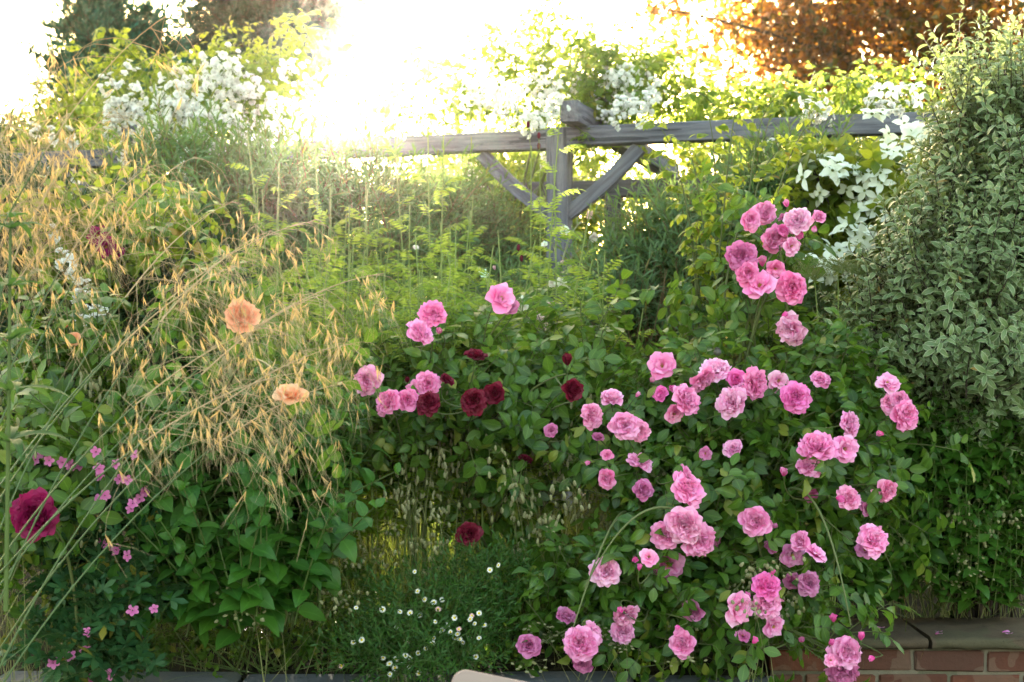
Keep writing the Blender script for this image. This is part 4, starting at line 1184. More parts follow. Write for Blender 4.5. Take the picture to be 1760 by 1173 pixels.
def rose_plant(name, lab, base, flowers, blobs, n, seed, set_, leafmat=None, canes=6, face=(0, -1, .25), k=(.8, 1.15), scale=1.0, spread=.08, pale=None, extra_canes=(), cat='rose bush', tps=None, up=.45, dmid=None, jitd=.06, cmat=None):
    """FLOWERS: (px, py, diameter px, kind, tone, distance[, facing])"""
    t = thing(name, lab, cat, base); base = np.array(base, float)
    r = np.random.default_rng(seed)
    TONE = {'n': (1, 1, 1), 'h': (1.0, .6, .9), 'p': (1.04, 1.28, 1.1), 'd': (.72, .62, .7), 'l': (1.0, 1.12, 1.06)}
    pts = []
    for fl in flowers:
        px, py, di, kind, tone, d = fl[:6]
        q = P(px, py, d); rad = di / 2 * d / F
        n0 = np.array(fl[6] if len(fl) > 6 else face, float)
        nn = unit(n0 + r.normal(0, .42, 3) * (1 if len(fl) < 7 else .3))
        if kind == 'bud': nn = unit(np.array([r.normal(0, .5), -.25, r.uniform(-.2, 1)])) if len(fl) < 7 else nn
        pts.append((q, rad, nn, kind, tone))
    # canes reach for groups of flowers
    Q = np.array([p[0] for p in pts]) if pts else np.zeros((0, 3))
    nc = min(canes, len(Q)) if len(Q) else 0
    cl = None
    if nc:
        c = Q[r.choice(len(Q), nc, replace=False)]
        for _ in range(12):
            cl = np.argmin(((Q[:, None] - c[None]) ** 2).sum(-1), 1)
            for j in range(nc):
                if (cl == j).any(): c[j] = Q[cl == j].mean(0)
    for j in range(nc):
        m = np.where(cl == j)[0]
        if not len(m): continue
        e = Q[m].mean(0) + np.array([0, .1, -.04]); a = base + np.array([r.normal(0, spread), r.normal(0, spread * .6), -.04])
        L = np.linalg.norm(e - a); path = bez3(a, a + np.array([0, 0, .5 * L]) + (e - a) * .1, e * .6 + a * .4 + np.array([0, .03, .32 * L]), e, 16)
        mb = MB().add(tube(path, np.linspace(.006, .0026, 16), 6, 0))
        for i in m:
            q, rad, nn, kind, tone = pts[i]
            b = path[r.integers(10, 15)]; s_ = q - nn * rad * (.75 if kind != 'bud' else 1.6)
            mb.add(tube(bez(b, s_ - nn * .07 + [0, 0, -.01], s_, 8), np.linspace(.0026, .0014, 8), 5, 0))
        mb.build('cane', cmat or M_cane, t)
    for path in extra_canes:
        p = bez3(*path, 18) if len(path) == 4 else bez(*path, 18)
        MB().add(tube(p, np.linspace(.0045, .0018, 18), 6, 0)).build('cane', cmat or M_cane, t)
    for q, rad, nn, kind, tone in pts:
        R = frames(np.cross(nn, unit(r.normal(size=3))), None, nn)[0]
        ms = set_[kind]; nm = 'bud' if kind == 'bud' else 'bloom'
        kk = rad * (1.12 if kind != 'bud' else 1.5)
        if set_ is pinks and tone in 'nl' and r.random() < .2: tone = 'p'
        if set_ is pinks and tone in 'nl' and r.random() < .1: tone = 'd'
        col = np.array(TONE[tone]) * r.uniform(.93, 1.08) * (1 + np.array([0, 1, .5]) * r.normal(0, .1))
        b = place(nm, ms[r.integers(len(ms))], t, q, R, kk, tuple(col))
        c = bpy.data.objects.new('calyx', CAL[kind]); S.collection.objects.link(c); c.parent = b
    if n:
        pos, nr = scatter([(b[0], b[1], b[2] + .2, *b[3:5], b[5] * .8, *b[6:]) for b in blobs], n, .65, seed, .2, .4)
        if len(Q):                                                # keep leaves from growing over the open flowers
            hid = np.zeros(len(pos), bool)
            for q, rad, nn, kind, tone in pts:
                if kind == 'bud': continue
                s_ = pos[:, 1] / q[1]; dx = pos[:, 0] / s_ - q[0]; dz_ = pos[:, 2] / s_ - q[2]
                hid |= (pos[:, 1] < q[1] + .05) & (pos[:, 1] > q[1] - .45) & (dx ** 2 + (dz_ + .06) ** 2 < (rad + .09) ** 2)
            pos, nr = pos[~hid], nr[~hid]
        dress(MB(), tps or rsp, pos, nr, .6, up, .5, k, seed, .6).build('foliage', [leafmat or M_rleaf, cmat or M_cane], t)
    return t

f, c_, l_, b_ = 'full', 'cup', 'loose', 'bud'
main = [(1138, 628, 46, l_, 'n', 4.35), (1228, 634, 52, f, 'p', 4.3), (1208, 655, 50, f, 'l', 4.25), (1266, 652, 40, c_, 'h', 4.28), (1182, 686, 56, f, 'l', 4.15), (1160, 712, 34, l_, 'p', 4.18), (1256, 690, 54, f, 'p', 4.12), (1300, 660, 52, f, 'l', 4.2), (1338, 655, 38, l_, 'p', 4.25), (1368, 684, 52, f, 'h', 4.1), (1410, 653, 36, c_, 'l', 4.25), (1275, 668, 36, f, 'l', 4.24),
 (1135, 676, 30, c_, 'h', 4.3), (1156, 666, 20, b_, 'h', 4.3), (1120, 655, 16, b_, 'n', 4.35),
 (1526, 657, 40, l_, 'n', 4.2), (1546, 687, 32, c_, 'n', 4.15), (1558, 714, 50, f, 'n', 4.12, (.4, -1, 0)), (1528, 694, 34, f, 'p', 4.18),
 (1463, 728, 42, f, 'l', 4.05, (.7, -1, .1)), (1405, 766, 64, f, 'n', 3.95), (1453, 772, 46, l_, 'l', 4.0), (1260, 772, 38, c_, 'l', 4.15), (1515, 746, 18, b_, 'n', 4.1), (1347, 814, 22, b_, 'n', 4.0), (1390, 800, 44, f, 'l', 4.02),
 (1184, 840, 62, f, 'l', 3.95), (1180, 815, 36, c_, 'n', 3.97), (1176, 905, 64, f, 'p', 3.88), (1204, 930, 58, f, 'l', 3.9, (.5, -1, -.1)), (1142, 920, 48, f, 'n', 3.92, (-.5, -1, 0)), (1148, 972, 52, l_, 'd', 3.98, (0, -1, -.3)), (1298, 897, 55, c_, 'n', 3.9, (0, -1, .05)),
 (1460, 856, 42, f, 'l', 4.05, (.3, -1, .4)), (1441, 857, 20, b_, 'h', 4.0), (1490, 875, 26, l_, 'd', 4.1), (1524, 846, 44, f, 'l', 4.05), (1503, 927, 54, f, 'l', 4.0, (.3, -1, .4)), (1486, 945, 30, l_, 'd', 4.05), (1394, 852, 24, l_, 'd', 4.15),
 (1374, 930, 40, c_, 'l', 3.92, (-.6, -.5, .4)), (1403, 950, 40, l_, 'l', 3.9, (.4, -.4, .8)), (1362, 955, 40, l_, 'd', 3.98), (1390, 1002, 40, f, 'd', 4.0), (1362, 1000, 28, f, 'd', 4.05), (1318, 1005, 48, f, 'h', 3.85, (.1, -1, .5)), (1320, 1040, 52, f, 'l', 3.86, (.3, -1, 0)), (1268, 1048, 54, l_, 'p', 3.82), (1330, 1078, 38, l_, 'l', 3.9, (.5, -1, -.3)), (1190, 1050, 42, c_, 'd', 3.95), (1172, 1106, 48, c_, 'n', 3.85, (-.4, -1, 0)),
 (1296, 1103, 18, b_, 'h', 3.82), (1282, 1026, 18, b_, 'h', 3.86), (1276, 1092, 24, l_, 'd', 3.9), (1432, 1065, 20, b_, 'h', 3.9), (1376, 1101, 16, b_, 'd', 3.9), (1166, 1078, 14, b_, 'h', 3.85), (1328, 985, 14, b_, 'h', 3.85),
 (1455, 1122, 56, f, 'l', 3.85, (.1, -1, .1)), (1450, 1158, 54, f, 'l', 3.87, (0, -1, -.4)), (1428, 1135, 22, l_, 'p', 3.84), (1480, 1096, 20, b_, 'h', 3.84), (1428, 1106, 18, b_, 'h', 3.84), (1500, 1131, 16, b_, 'h', 3.84),
 (1115, 957, 30, l_, 'l', 3.86), (1091, 961, 18, b_, 'h', 3.85), (1099, 977, 16, b_, 'h', 3.85), (1041, 981, 50, f, 'n', 3.9, (-.2, -1, .1)), (1076, 1060, 46, f, 'p', 3.85), (1070, 1088, 40, f, 'l', 3.87, (-.2, -1, -.3)), (1068, 1050, 16, b_, 'h', 3.82), (974, 1058, 38, c_, 'd', 3.98), (909, 1110, 44, c_, 'n', 3.9, (.1, -1, .3)), (996, 1106, 58, f, 'l', 3.8, (-.1, -1, .4)), (1018, 1092, 44, f, 'l', 3.85, (.6, -1, .3)), (1002, 1142, 36, c_, 'd', 3.88, (0, -1, -.4)),
 (1074, 732, 48, f, 'l', 4.1), (1101, 742, 36, f, 'l', 4.14, (.4, -1, 0)), (1018, 715, 42, f, 'l', 4.15), (1052, 683, 42, c_, 'n', 4.25, (0, -.7, .8)), (1100, 792, 42, f, 'l', 4.15, (0, -.7, .8)), (1043, 824, 38, c_, 'n', 4.1), (1028, 752, 24, c_, 'd', 4.2), (1043, 782, 22, c_, 'n', 4.15), (1106, 842, 38, c_, 'd', 4.1), (947, 740, 26, c_, 'd', 4.25), (1012, 795, 14, b_, 'n', 4.15), (1095, 680, 14, b_, 'p', 4.3), (1330, 905, 14, b_, 'n', 4.0), (1325, 940, 24, l_, 'd', 4.1), (1212, 780, 22, l_, 'd', 4.2), (1225, 930, 26, l_, 'd', 4.1)]
mainblobs = [(1230, 740, 4.35, 150, 90, .3), (1380, 740, 4.3, 120, 90, .3), (1250, 860, 4.15, 140, 100, .3), (1400, 870, 4.2, 130, 90, .3), (1090, 790, 4.3, 110, 90, .25), (1150, 1000, 4.0, 150, 80, .2), (1060, 1060, 3.95, 130, 70, .16), (960, 1050, 4.0, 90, 70, .15), (1290, 1010, 4.0, 110, 80, .2), (1240, 1100, 3.9, 120, 55, .12), (1380, 1095, 3.85, 70, 25, .05, .9), (1480, 1085, 3.84, 40, 20, .05, .6), (1490, 760, 4.2, 70, 70, .2), (950, 1140, 3.7, 90, 25, .06), (1150, 1150, 3.65, 120, 20, .06), (1430, 690, 4.35, 100, 50, .2)]
rose_plant('rose_bush', 'large sprawling bush of double pink roses hanging over the brick wall', (.62, 4.55, .58), main, mainblobs, 560, 220, pinks, canes=16, k=(.75, 1.1),
    extra_canes=[(P(1075, 880, 4.2), P(1050, 880, 3.95), P(1010, 1000, 3.85), P(985, 1080, 3.82)), (P(1330, 860, 4.3), P(1400, 780, 4.0), P(1440, 950, 3.8), P(1462, 1075, 3.82)), (P(1200, 900, 4.0), P(1120, 830, 3.9), P(1060, 900, 3.85), P(1005, 1010, 3.85))])

tall = [(1290, 378, 40, c_, 'n', 4.5, (.2, -1, .1)), (1316, 366, 40, f, 'l', 4.55), (1370, 380, 46, f, 'n', 4.45, (0, -1, .2)), (1352, 372, 30, f, 'l', 4.52), (1408, 373, 26, c_, 'n', 4.45, (.1, -1, .3)), (1400, 392, 16, b_, 'n', 4.45, (0, -.2, -1)), (1334, 412, 46, f, 'n', 4.5, (.4, -1, -.5)), (1346, 396, 24, c_, 'h', 4.46), (1361, 424, 32, l_, 'p', 4.44), (1374, 400, 24, b_, 'h', 4.48, (0, -.3, -1)), (1352, 352, 18, b_, 'n', 4.55, (0, -.2, 1)),
 (1275, 441, 52, f, 'l', 4.42), (1310, 452, 26, b_, 'n', 4.48, (0, -.4, 1)), (1285, 471, 44, c_, 'n', 4.4, (-.1, -1, .2)), (1306, 490, 52, l_, 'n', 4.38, (-.2, -.9, .6)), (1333, 463, 32, l_, 'l', 4.46), (1361, 495, 54, f, 'n', 4.38, (.1, -1, .1)), (1320, 488, 30, l_, 'l', 4.45),
 (1357, 568, 54, f, 'p', 4.35), (1347, 543, 18, b_, 'h', 4.36)]
rose_plant('climbing_rose', 'tall pink rose on long upright canes in front of the white star flowers', (.72, 4.75, .58), tall,
    [(1310, 390, 4.62, 75, 50, .1), (1290, 500, 4.7, 70, 90, .15), (1340, 620, 4.6, 90, 60, .2), (1260, 580, 4.7, 60, 70, .15)], 36, 230, pinks, canes=4, k=(.9, 1.25), spread=.12,
    extra_canes=[(P(1236, 640, 4.75), P(1245, 420, 4.8), P(1275, 330, 4.8), P(1330, 360, 4.6)), (P(1345, 640, 4.6), P(1370, 520, 4.5), P(1330, 430, 4.5), P(1340, 380, 4.5))])
# the yellow-green shoots beside it
yl = [leaf(.046, .026, 4, .22, .6, .45, .25, .03, wave=.02, seed=s) for s in (4, 5)]
ycl = [pinnate(yl[s % 2], 3, .1, 66, 1.0, .0011, a, 1.1, s, .3, .75) for s, a in ((1, 1.0), (2, .7), (3, 1.2))]
def shoots():
    t = thing('rose_shoots', 'flowerless young rose with long wispy yellow-green shoots beside the tall pink rose', 'rose bush', (.75, 5.0, .59))
    r = np.random.default_rng(240); mb = MB(); b0 = np.array([.75, 5.0, .56])
    ends = [((1215, 330), (1150, 230), (1130, 215)), ((1240, 350), (1260, 180), (1270, 165)), ((1260, 350), (1300, 150), (1340, 175)), ((1230, 450), (1200, 300), (1180, 240)), ((1290, 330), (1370, 200), (1420, 195)), ((1210, 450), (1180, 330), (1165, 300)), ((1240, 420), (1235, 250), (1215, 190)), ((1260, 300), (1290, 260), (1390, 240)), ((1200, 520), (1190, 430), (1200, 380)), ((1190, 560), (1170, 470), (1185, 420)), ((1215, 480), (1250, 380), (1290, 300)), ((1225, 540), (1205, 500), (1195, 500))]
    for m, h, e in ends:
        d = 5.0 + r.normal(0, .12); a = b0 + np.array([r.normal(0, .06), r.normal(0, .05), 0])
        path = bez3(a, P(*m, d), P(*h, d), P(*e, d), 22)
        MB().add(tube(path, np.linspace(.0048, .0012, 22), 5, 0)).build('cane', M_cane, t)
        f_ = .35
        while f_ < 1:
            q = np.array([np.interp(f_, np.linspace(0, 1, 22), path[:, j]) for j in range(3)])
            D = unit(np.array([r.normal(0, 1), r.normal(0, .7), r.uniform(.1, .8)]))
            mb.inst(ycl[r.integers(3)], frames(D[None], r.normal(0, .3, 1)), q, r.uniform(.75, 1.1) * (1.05 - .35 * f_)); f_ += r.uniform(.035, .075)
    mb.build('foliage', [M_rleaf_lt, M_cane], t)
shoots()

left = [(630, 656, 48, f, 'p', 4.3), (664, 691, 48, f, 'n', 4.2), (700, 688, 44, c_, 'n', 4.22), (736, 660, 42, f, 'n', 4.3, (.3, -1, .2)), (715, 668, 30, l_, 'n', 4.32), (744, 538, 46, f, 'l', 4.4, (.2, -.8, .6)), (724, 570, 48, f, 'n', 4.35), (756, 570, 18, b_, 'p', 4.4), (863, 512, 50, l_, 'n', 4.45, (.3, -1, .3)), (877, 525, 30, l_, 'n', 4.5)]
rose_plant('rose_bush', 'smaller bush of double pink roses in front of the burnet, tangled with the crimson roses', (-.35, 4.7, .59), left,
    [(700, 650, 4.55, 80, 40, .2), (770, 635, 4.6, 70, 40, .2), (700, 720, 4.5, 90, 60, .2)], 70, 250, pinks, canes=5)
crim = bloom_set(M_crim)
rose_plant('rose_bush', 'bush of dark crimson velvety roses in the middle of the bed', (-.05, 4.75, .59),
    [(735, 692, 40, f, 'n', 4.2), (769, 653, 28, c_, 'n', 4.3, (.3, -.5, .8)), (818, 612, 40, c_, 'n', 4.4, (.2, -.4, .9)), (813, 689, 44, f, 'n', 4.2), (850, 677, 40, c_, 'n', 4.22), (975, 622, 28, b_, 'n', 4.3, (0, -.3, 1)), (985, 671, 42, c_, 'n', 4.25, (.6, -.8, 0)), (904, 788, 26, c_, 'n', 4.4), (806, 918, 44, c_, 'n', 4.15, (0, -1, .3)), (700, 655, 14, b_, 'n', 4.4)],
    [(840, 680, 4.5, 120, 45, .2), (930, 700, 4.5, 110, 70, .2), (880, 645, 4.7, 100, 35, .2), (780, 740, 4.5, 110, 60, .2), (990, 640, 4.6, 80, 60, .2), (860, 900, 4.5, 100, 50, .2, .5)], 150, 260, crim, canes=7, k=(.8, 1.2))
blush = bloom_set(M_blush)
rose_plant('rose_bush', 'pale blush rose with small whitish blooms around the foot of the pergola post', (.1, 5.4, .61),
    [(925, 556, 34, c_, 'n', 5.0), (943, 522, 24, c_, 'n', 5.1, (0, -.5, .9)), (920, 538, 16, b_, 'n', 5.1), (898, 522, 24, l_, 'p', 5.3), (838, 553, 20, l_, 'p', 5.2), (970, 396, 18, c_, 'p', 6.4), (1021, 409, 16, c_, 'p', 6.4), (965, 486, 20, c_, 'p', 5.6), (949, 487, 14, l_, 'p', 5.6), (978, 505, 14, b_, 'p', 5.5), (832, 470, 16, l_, 'p', 5.6), (1014, 370, 14, l_, 'p', 6.6), (935, 420, 12, l_, 'p', 6.4), (868, 550, 14, l_, 'p', 5.3), (715, 425, 10, l_, 'p', 5.6), (850, 462, 10, b_, 'n', 5.6), (965, 452, 10, b_, 'n', 5.6)],
    [(930, 575, 5.3, 80, 40, .25), (950, 530, 5.7, 55, 30, .2), (900, 620, 5.2, 110, 45, .25)], 90, 270, blush, canes=6, k=(.7, 1.0))
peach = bloom_set(M_peach)
rose_plant('rose_bush', 'peach-orange rose among the golden seed heads', (-.95, 4.4, .58),
    [(415, 542, 56, f, 'n', 3.3, (.1, -1, .25)), (500, 676, 54, l_, 'n', 3.2, (.2, -.45, .9)), (400, 505, 10, b_, 'n', 4.1), (113, 560, 14, b_, 'h', 4.3), (125, 582, 24, l_, 'n', 4.3)],
    [(415, 580, 3.5, 40, 22, .04), (500, 700, 3.4, 40, 20, .04), (400, 590, 4.25, 70, 40, .15), (360, 560, 4.3, 50, 40, .12), (120, 620, 4.3, 60, 50, .12), (220, 660, 4.3, 50, 60, .12), (480, 740, 4.2, 70, 50, .15), (90, 700, 4.3, 70, 60, .15), (300, 430, 4.6, 60, 30, .1)], 95, 280, peach, M_rleaf_lt if False else None, canes=4, k=(.8, 1.2), extra_canes=[(P(208, 980, 4.3), P(205, 800, 4.3), P(205, 540, 4.3))], cmat=None)
mag = bloom_set(M_mag)
rose_plant('rose_bush', 'deep magenta rose low down behind the slanting grass stalks', (-1.25, 3.9, .58),
    [(60, 886, 78, f, 'n', 3.55, (.15, -1, .2))], [(60, 850, 3.75, 90, 50, .12), (110, 760, 3.9, 100, 40, .12), (30, 930, 3.75, 60, 60, .1)], 46, 290, mag, canes=1, k=(.9, 1.3))
rose_plant('rose_bush', 'distant magenta rose seen through the golden grass', (-1.5, 5.2, .6),
    [(168, 405, 34, l_, 'n', 5.1), (182, 424, 34, l_, 'n', 5.05), (203, 435, 24, l_, 'l', 5.1), (176, 394, 14, b_, 'n', 5.1)], [(130, 430, 5.2, 70, 40, .12), (230, 420, 5.3, 60, 40, .12), (270, 390, 5.2, 60, 40, .1), (110, 405, 5.0, 60, 25, .1)], 40, 300, mag, canes=2, k=(.9, 1.3), leafmat=M_rleaf_lt)

# ---- white rambling roses on the pergola
def small_rose(seed):
    r = np.random.default_rng(seed); ts = []
    for n, L, W, a0, a1 in ((6, 1.0, .55, 45, 98), (6, .8, .48, 25, 70), (4, .55, .36, 5, 35)):
        az = r.uniform(0, 6.28)
        for i in range(n):
            ts.append(petal(L * r.uniform(.9, 1.1), W, math.radians(a0 + r.normal(0, 7)), math.radians(a1 + r.normal(0, 12)), .4, .06, r, 2, 2).x(rz(az + 6.283 * i / n + r.normal(0, .15))))
    return join(ts)
srs = [small_rose(s) for s in range(5)]
def cluster(seed, n, w, h):
    r = np.random.default_rng(seed); mb = MB()
    p = unit(r.normal(size=(n, 3))) * (r.random((n, 1)) ** .4) * np.array([w, .8 * w, h]); nn = unit(p / np.array([w, w, h]) + np.array([0, -.5, .2]) + r.normal(0, .35, (n, 3)))
    j = r.integers(5, size=n)
    for q in range(5):
        s = j == q
        if s.any():
            R = np.stack([frames(np.cross(x, unit(r.normal(size=3))), None, x)[0] for x in nn[s]])
            mb.inst(srs[q], R, p[s], r.uniform(.013, .022, s.sum()))
    for i in range(n): mb.add(tube(bez([0, .03, -h * .6], p[i] * .5, p[i] - nn[i] * .008, 4), .0009, 3, 1))
    return join(mb.p)
cls = [make_mesh('flower_cluster', cluster(s, n, w, h), [M_white, M_stem]) for s, n, w, h in ((1, 24, .095, .1), (2, 18, .08, .065), (3, 30, .1, .14), (4, 9, .05, .045), (5, 14, .065, .09), (6, 4, .03, .025))]
sl = [leaf(.04, .022, 3, .22, .5, .45, .25, .03, wave=.02, seed=s) for s in (4, 5)]
scl = [pinnate(sl[s % 2], 2, .08, 66, 1.0, .001, a, 1.1, s, .35, .8) for s, a in ((1, .9), (2, .6), (3, 1.2))]
def ram_sprig(seed, n=6, L=.24):
    r = np.random.default_rng(seed); b = r.normal(0, .3, 2); t = np.linspace(0, 1, 6)
    path = np.stack([b[0] * L * t ** 2, L * t, b[1] * L * t ** 2], 1); out = [tube(path, np.linspace(.0022, .001, 6), 3, 1)]; az = r.uniform(0, 6)
    for i in range(n):
        f = .1 + .9 * i / (n - 1); q = np.array([b[0] * L * f ** 2, L * f, b[1] * L * f ** 2]); el = math.radians(65 - 20 * f)
        out.append(scl[r.integers(3)].x(frames(np.array([math.cos(az) * math.sin(el), math.cos(el), math.sin(az) * math.sin(el)]), None, (0, 1, 0))[0], q, r.uniform(.75, 1.15))); az += 2.4
    return join(out)
rms = [ram_sprig(s) for s in (311, 312, 313, 314)]
M_ram = leaf_mat('rambler_leaf', (.045, .1, .018), (.1, .16, .03), (.36, .47, .06), .45, .42, .4, odd=((.3, .26, .04), .05), vein=.25)
def rambler(lab, base, blobs, n, clusters, seed, whips=(), post=None):
    t = thing('rambling_rose', lab, 'climbing rose', base)
    r = np.random.default_rng(seed); base = np.array(base)
    pos, nr = scatter(blobs, n, .7, seed, .3, .3, zmin=.7)
    mb = dress(MB(), rms, pos, nr, .55, .45, .5, (.8, 1.25), seed)
    for w in whips:
        d = w[0]; path = bez(*[P(x, y, d) for x, y in w[1:]], 14)
        mb.add(tube(path, np.linspace(.004, .001, 14), 4, 1))
        for f in np.linspace(.25, 1, 13):
            q = np.array([np.interp(f, np.linspace(0, 1, 14), path[:, j]) for j in range(3)]); D = unit(np.array([r.normal(0, 1), r.normal(0, .6), r.uniform(-.2, .7)]))
            mb.inst(scl[r.integers(3)], frames(D[None], r.normal(0, .3, 1)), q, r.uniform(.9, 1.4))
    mb.build('foliage', [M_ram, M_stem], t)
    for i in range(7):
        q = pos[r.integers(len(pos))]; a = base + np.array([r.normal(0, .04), r.normal(0, .04), -.03])
        MB().add(tube(bez3(a, a + [0, 0, 1.2], a + [r.normal(0, .1), r.normal(0, .1), 2.0], q, 18), np.linspace(.012, .004, 18), 5, 0)).build('cane', M_cane, t)
    for px, py, d, k, s in clusters + [(px + r.normal(0, 26), py + r.normal(0, 16), d + r.normal(0, .1), int(r.integers(6)), s * .85) for px, py, d, k, s in clusters[:48] if px > 215 and len(clusters) > 20]:
        o = place('flower_cluster', cls[k], t, P(px, py, d - (.4 if not 965 < px < 1030 else -.1)), rz(r.normal(0, .5)), s * r.uniform(1.1, 1.35))
    return t
Lc = [(225, 160, 8.0, 2, 1.0), (232, 185, 8.0, 4, .9), (195, 185, 8.0, 4, .8), (200, 215, 8.0, 1, .7), (305, 145, 8.0, 0, 1.0), (290, 190, 7.9, 2, 1.0), (270, 205, 7.9, 0, .9), (330, 195, 7.9, 0, 1.0), (300, 175, 7.9, 0, 1.0), (375, 110, 8.0, 0, 1.0), (370, 140, 8.0, 0, 1.0), (395, 150, 7.9, 2, .9), (355, 190, 7.9, 0, .9), (430, 150, 7.9, 0, 1.0), (415, 175, 7.9, 1, 1.0), (350, 210, 7.9, 0, .9), (380, 215, 7.8, 1, .9), (400, 225, 7.8, 0, .7), (415, 225, 7.8, 1, .6), (395, 262, 7.7, 4, .7), (412, 290, 7.7, 1, .7), (365, 262, 7.7, 5, 1), (345, 262, 7.6, 5, 1.3), (305, 283, 7.6, 5, 1.2), (322, 260, 7.6, 5, .9), (500, 120, 7.8, 0, .9), (495, 225, 7.7, 0, .8), (445, 258, 7.7, 1, .8), (235, 205, 7.9, 1, .8), (60, 225, 8.3, 3, .8), (85, 232, 8.3, 5, 1.4), (120, 234, 8.2, 5, 1.5), (180, 228, 8.0, 5, 1.0), (210, 272, 7.9, 5, 1), (80, 297, 7.9, 5, .9), (128, 303, 7.8, 5, 1), (60, 375, 7.6, 5, 1.2), (520, 200, 7.8, 3, 1), (470, 180, 7.8, 3, 1), (260, 240, 7.8, 5, 1.2)]
rambler('white rambling rose massed over the pergola beam beside the sun', (-2.1, 8.2, .66), [(300, 200, 8.4, 110, 60, .4), (420, 190, 8.2, 100, 80, .4), (230, 215, 8.7, 60, 55, .3), (490, 150, 7.9, 60, 70, .3, .7), (120, 245, 8.95, 130, 16, .2, .6), (360, 265, 7.9, 140, 35, .25), (470, 270, 7.8, 70, 40, .2)], 290, Lc, 320,
    whips=[(8.0, (250, 180), (260, 110), (215, 75)), (8.0, (270, 170), (240, 90), (180, 50)), (7.9, (440, 160), (420, 110), (385, 75)), (7.8, (500, 150), (520, 60), (500, 25)), (7.8, (520, 160), (560, 80), (585, 20)), (7.8, (540, 160), (590, 110), (600, 60)), (8, (200, 190), (180, 130), (200, 90)), (7.8, (480, 140), (500, 70), (545, 60))])
Cc = [(850, 150, 7.9, 0, 1), (880, 165, 7.9, 0, .9), (905, 150, 7.9, 1, .8), (840, 180, 7.9, 0, .8), (865, 190, 7.8, 1, .7), (950, 175, 7.6, 0, .8), (950, 190, 7.6, 4, .7), (990, 165, 7.8, 1, 1), (925, 212, 7.4, 1, .7), (905, 220, 7.4, 3, .8), (815, 160, 7.9, 1, .8), (1005, 165, 7.8, 3, .8), (1065, 180, 7.7, 3, .8), (1075, 178, 7.7, 3, .6), (1090, 135, 7.9, 1, 1), (1065, 140, 7.9, 1, .8), (1115, 178, 7.5, 3, .9), (1058, 205, 7.4, 3, .8), (1105, 205, 7.4, 5, 1), (1090, 155, 7.8, 1, .8), (1125, 150, 7.8, 3, .9), (700, 215, 7.7, 1, .8), (735, 220, 7.6, 1, .6), (690, 225, 7.7, 3, .8), (1045, 125, 8.0, 3, 1), (950, 280, 8.5, 1, 1), (1000, 150, 8.0, 1, 1), (940, 150, 8.0, 1, .9), (800, 290, 8.6, 1, 1)]
rambler('white rambling rose along the pergola beam beside the braced post', (.05, 7.85, .67), [(880, 180, 8.0, 130, 42, .35), (1060, 170, 7.9, 130, 50, .35), (960, 125, 8.1, 110, 35, .3, .3), (1036, 190, 7.65, 22, 16, .1, 7), (720, 215, 7.9, 90, 25, .25, .8), (1150, 195, 8.0, 80, 28, .3), (900, 285, 10.5, 150, 28, .3, .8), (1040, 300, 10.5, 60, 30, .3, .8)], 400, Cc, 330,
    whips=[(7.9, (960, 180), (930, 90), (920, 10)), (7.9, (980, 170), (990, 70), (960, 20)), (7.9, (880, 160), (880, 110), (850, 80)), (7.9, (1000, 150), (1030, 60), (985, 30)), (7.8, (820, 190), (840, 120), (900, 100)), (7.4, (985, 215), (1020, 235), (1020, 280)), (8.0, (1030, 160), (1060, 80), (1120, 110)), (7.9, (860, 160), (850, 60), (830, 40))])
Rc = [(1405, 185, 6.9, 0, .8), (1415, 195, 6.9, 4, .7), (1395, 192, 6.9, 3, .8), (1505, 185, 6.85, 1, .8), (1530, 190, 6.85, 1, .7), (1545, 180, 6.8, 3, 1), (1500, 145, 7.0, 5, 1.2), (1530, 262, 6.8, 3, .8), (1330, 260, 6.9, 1, .8)]
rambler('leafy rambling rose with a few white clusters on the beam beneath the copper beech', (2.3, 7.2, .66), [(1280, 232, 8.2, 110, 16, .2), (1430, 225, 8.1, 110, 14, .2), (1540, 205, 8.1, 80, 18, .2), (1350, 228, 8.2, 100, 14, .2)], 190, Rc, 340, whips=[(6.9, (1430, 190), (1380, 150), (1330, 160)), (6.9, (1440, 190), (1480, 140), (1430, 130)), (6.9, (1240, 200), (1210, 150), (1180, 160))])
# white blooms low down behind the golden grass
rambler('white rose sprays hanging low behind the slanting grass stalks', (-1.75, 5.5, .6), [(120, 480, 5.5, 70, 60, .15), (170, 580, 5.5, 40, 50, .1)], 26, [(110, 450, 5.4, 3, .7), (130, 465, 5.4, 3, .8), (132, 500, 5.4, 5, 1), (128, 510, 5.4, 5, .8), (160, 523, 5.4, 5, .9), (172, 540, 5.4, 3, .7), (143, 545, 5.4, 3, .8), (135, 560, 5.4, 3, .7), (178, 618, 5.3, 3, .7), (155, 608, 5.3, 5, .8), (90, 400, 5.5, 5, 1), (147, 492, 5.4, 5, .8)], 350)

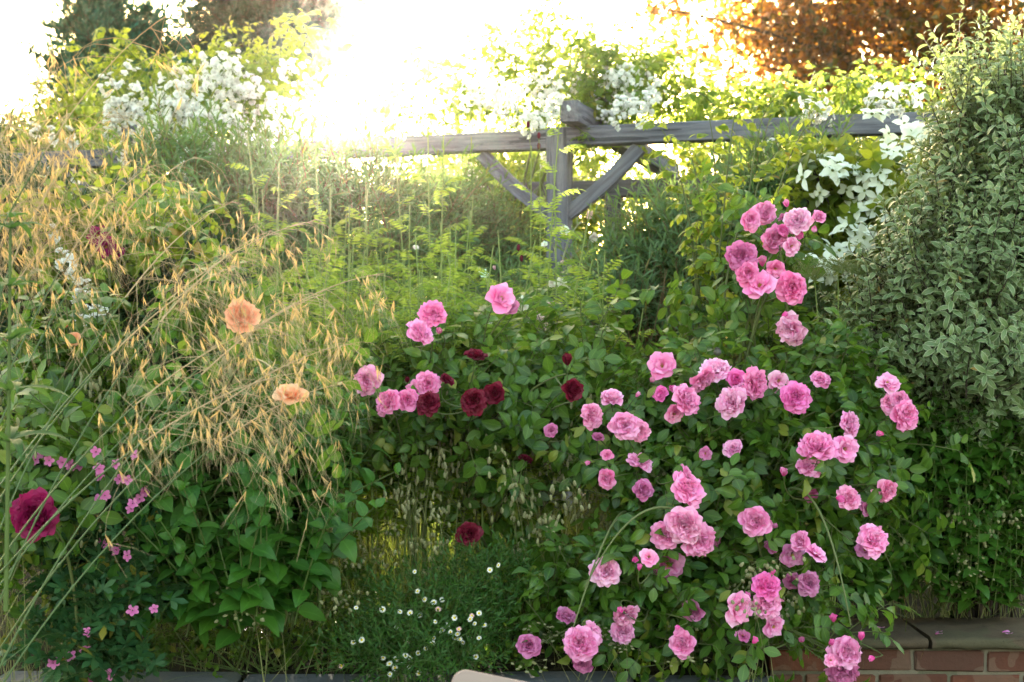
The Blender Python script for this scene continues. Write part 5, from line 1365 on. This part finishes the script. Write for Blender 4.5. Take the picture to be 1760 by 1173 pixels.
# ---- small things
def umbel():
    t = thing('umbel_plant', 'greenish umbel flower head on a thin stalk against the variegated bush', 'plant', (1.03, 4.6, .58))
    r = np.random.default_rng(360); a = np.array([1.03, 4.6, .56]); mb = MB()
    M_um = plain_mat('umbel_floret', (.2, .22, .07), (.3, .3, .12), .8, .1, 100)
    for px, py in ((1440, 450), (1400, 465), (1475, 455)):
        e = P(px, py + 18, 4.6); MB().add(tube(bez(a, (a + e) / 2 + [.02, 0, .1], e, 12), np.linspace(.003, .0015, 12), 5, 0)).build('stem', M_burn_stem, t)
        for i in range(70):
            q = e + np.array([r.normal(0, .045), r.normal(0, .03), r.uniform(.015, .05)]); mb.add(tube(bez(e, e * .4 + q * .6 + [0, 0, .008], q, 4), .0005, 3, 1))
            for j in range(5): mb.add(box(*(q + r.normal(0, .005, 3)), .003, .003, .003, .001))
    mb.build('flower_head', [M_um, M_burn_stem], t)
umbel()
def seed_pod():
    t = thing('poppy_seed_head', 'round dark poppy seed head standing above the pink roses', 'seed head', (.62, 4.45, .58))
    a = np.array([.62, 4.45, .55]); e = P(1233, 612, 4.4)
    M_pod = plain_mat('seed_pod', (.06, .05, .05), (.12, .11, .1), .7, .3, 60)
    MB().add(tube(bez(a, (a + e) / 2, e, 10), .0022, 5, 0)).build('stem', M_stem, t)
    z = np.array([0, .003, .008, .014, .019, .022, .024, .026]); rd = np.array([.003, .008, .012, .0125, .009, .006, .0115, .0005])
    MB().add(tube(e[None] + np.stack([0 * z, 0 * z, z], 1), rd, 12, 0)).build('pod', M_pod, t)
seed_pod()
def fallen():
    r = np.random.default_rng(370)
    pm = make_mesh('fallen_petal', petal(.024, .013, 1.35, 1.6, .25, .05, r), [M_pink])
    spots = [(1318, 4.43), (1612, 4.45), (1608, 4.41), (1722, 4.44), (1735, 4.42), (1180, 4.5), (1515, 4.52)]
    for i, (px, d) in enumerate(spots):
        x = (px - 880) / F * d
        o = bpy.data.objects.new('fallen_petal', pm); S.collection.objects.link(o); o.location = (x, d, .64 if d < 4.6 else .6); o.rotation_euler = (r.normal(0, .15), r.normal(0, .15), r.uniform(0, 6.28))
        o.color = (.95, 1.15, 1.25, 1); o['label'] = 'fallen pink petal lying on the stone wall coping'; o['category'] = 'petal'; o['group'] = 'petals fallen on the coping'
fallen()

# ================================================================== ADDED GLOW VOLUME
def glow_volume():  # scattering box added over the scene to imitate lens glow near the sun
    m = bpy.data.materials.new('sun_glow_scatter'); m.use_nodes = True
    n = m.node_tree.nodes; n.clear()
    v = n.new('ShaderNodeVolumePrincipled'); o = n.new('ShaderNodeOutputMaterial')
    v.inputs['Color'].default_value = (1, .95, .86, 1); v.inputs['Density'].default_value = GLOW_D; v.inputs['Anisotropy'].default_value = GLOW_G
    m.node_tree.links.new(v.outputs[0], o.inputs['Volume'])
    h = mesh_object('glow_volume', box(0, 12, 6.5, 30, 34, 15.2, .01), m, smooth=False)
    h['kind'] = 'stuff'; h['label'] = 'added scattering volume that imitates lens glow around the sun'
if GLOW_D > 0: glow_volume()
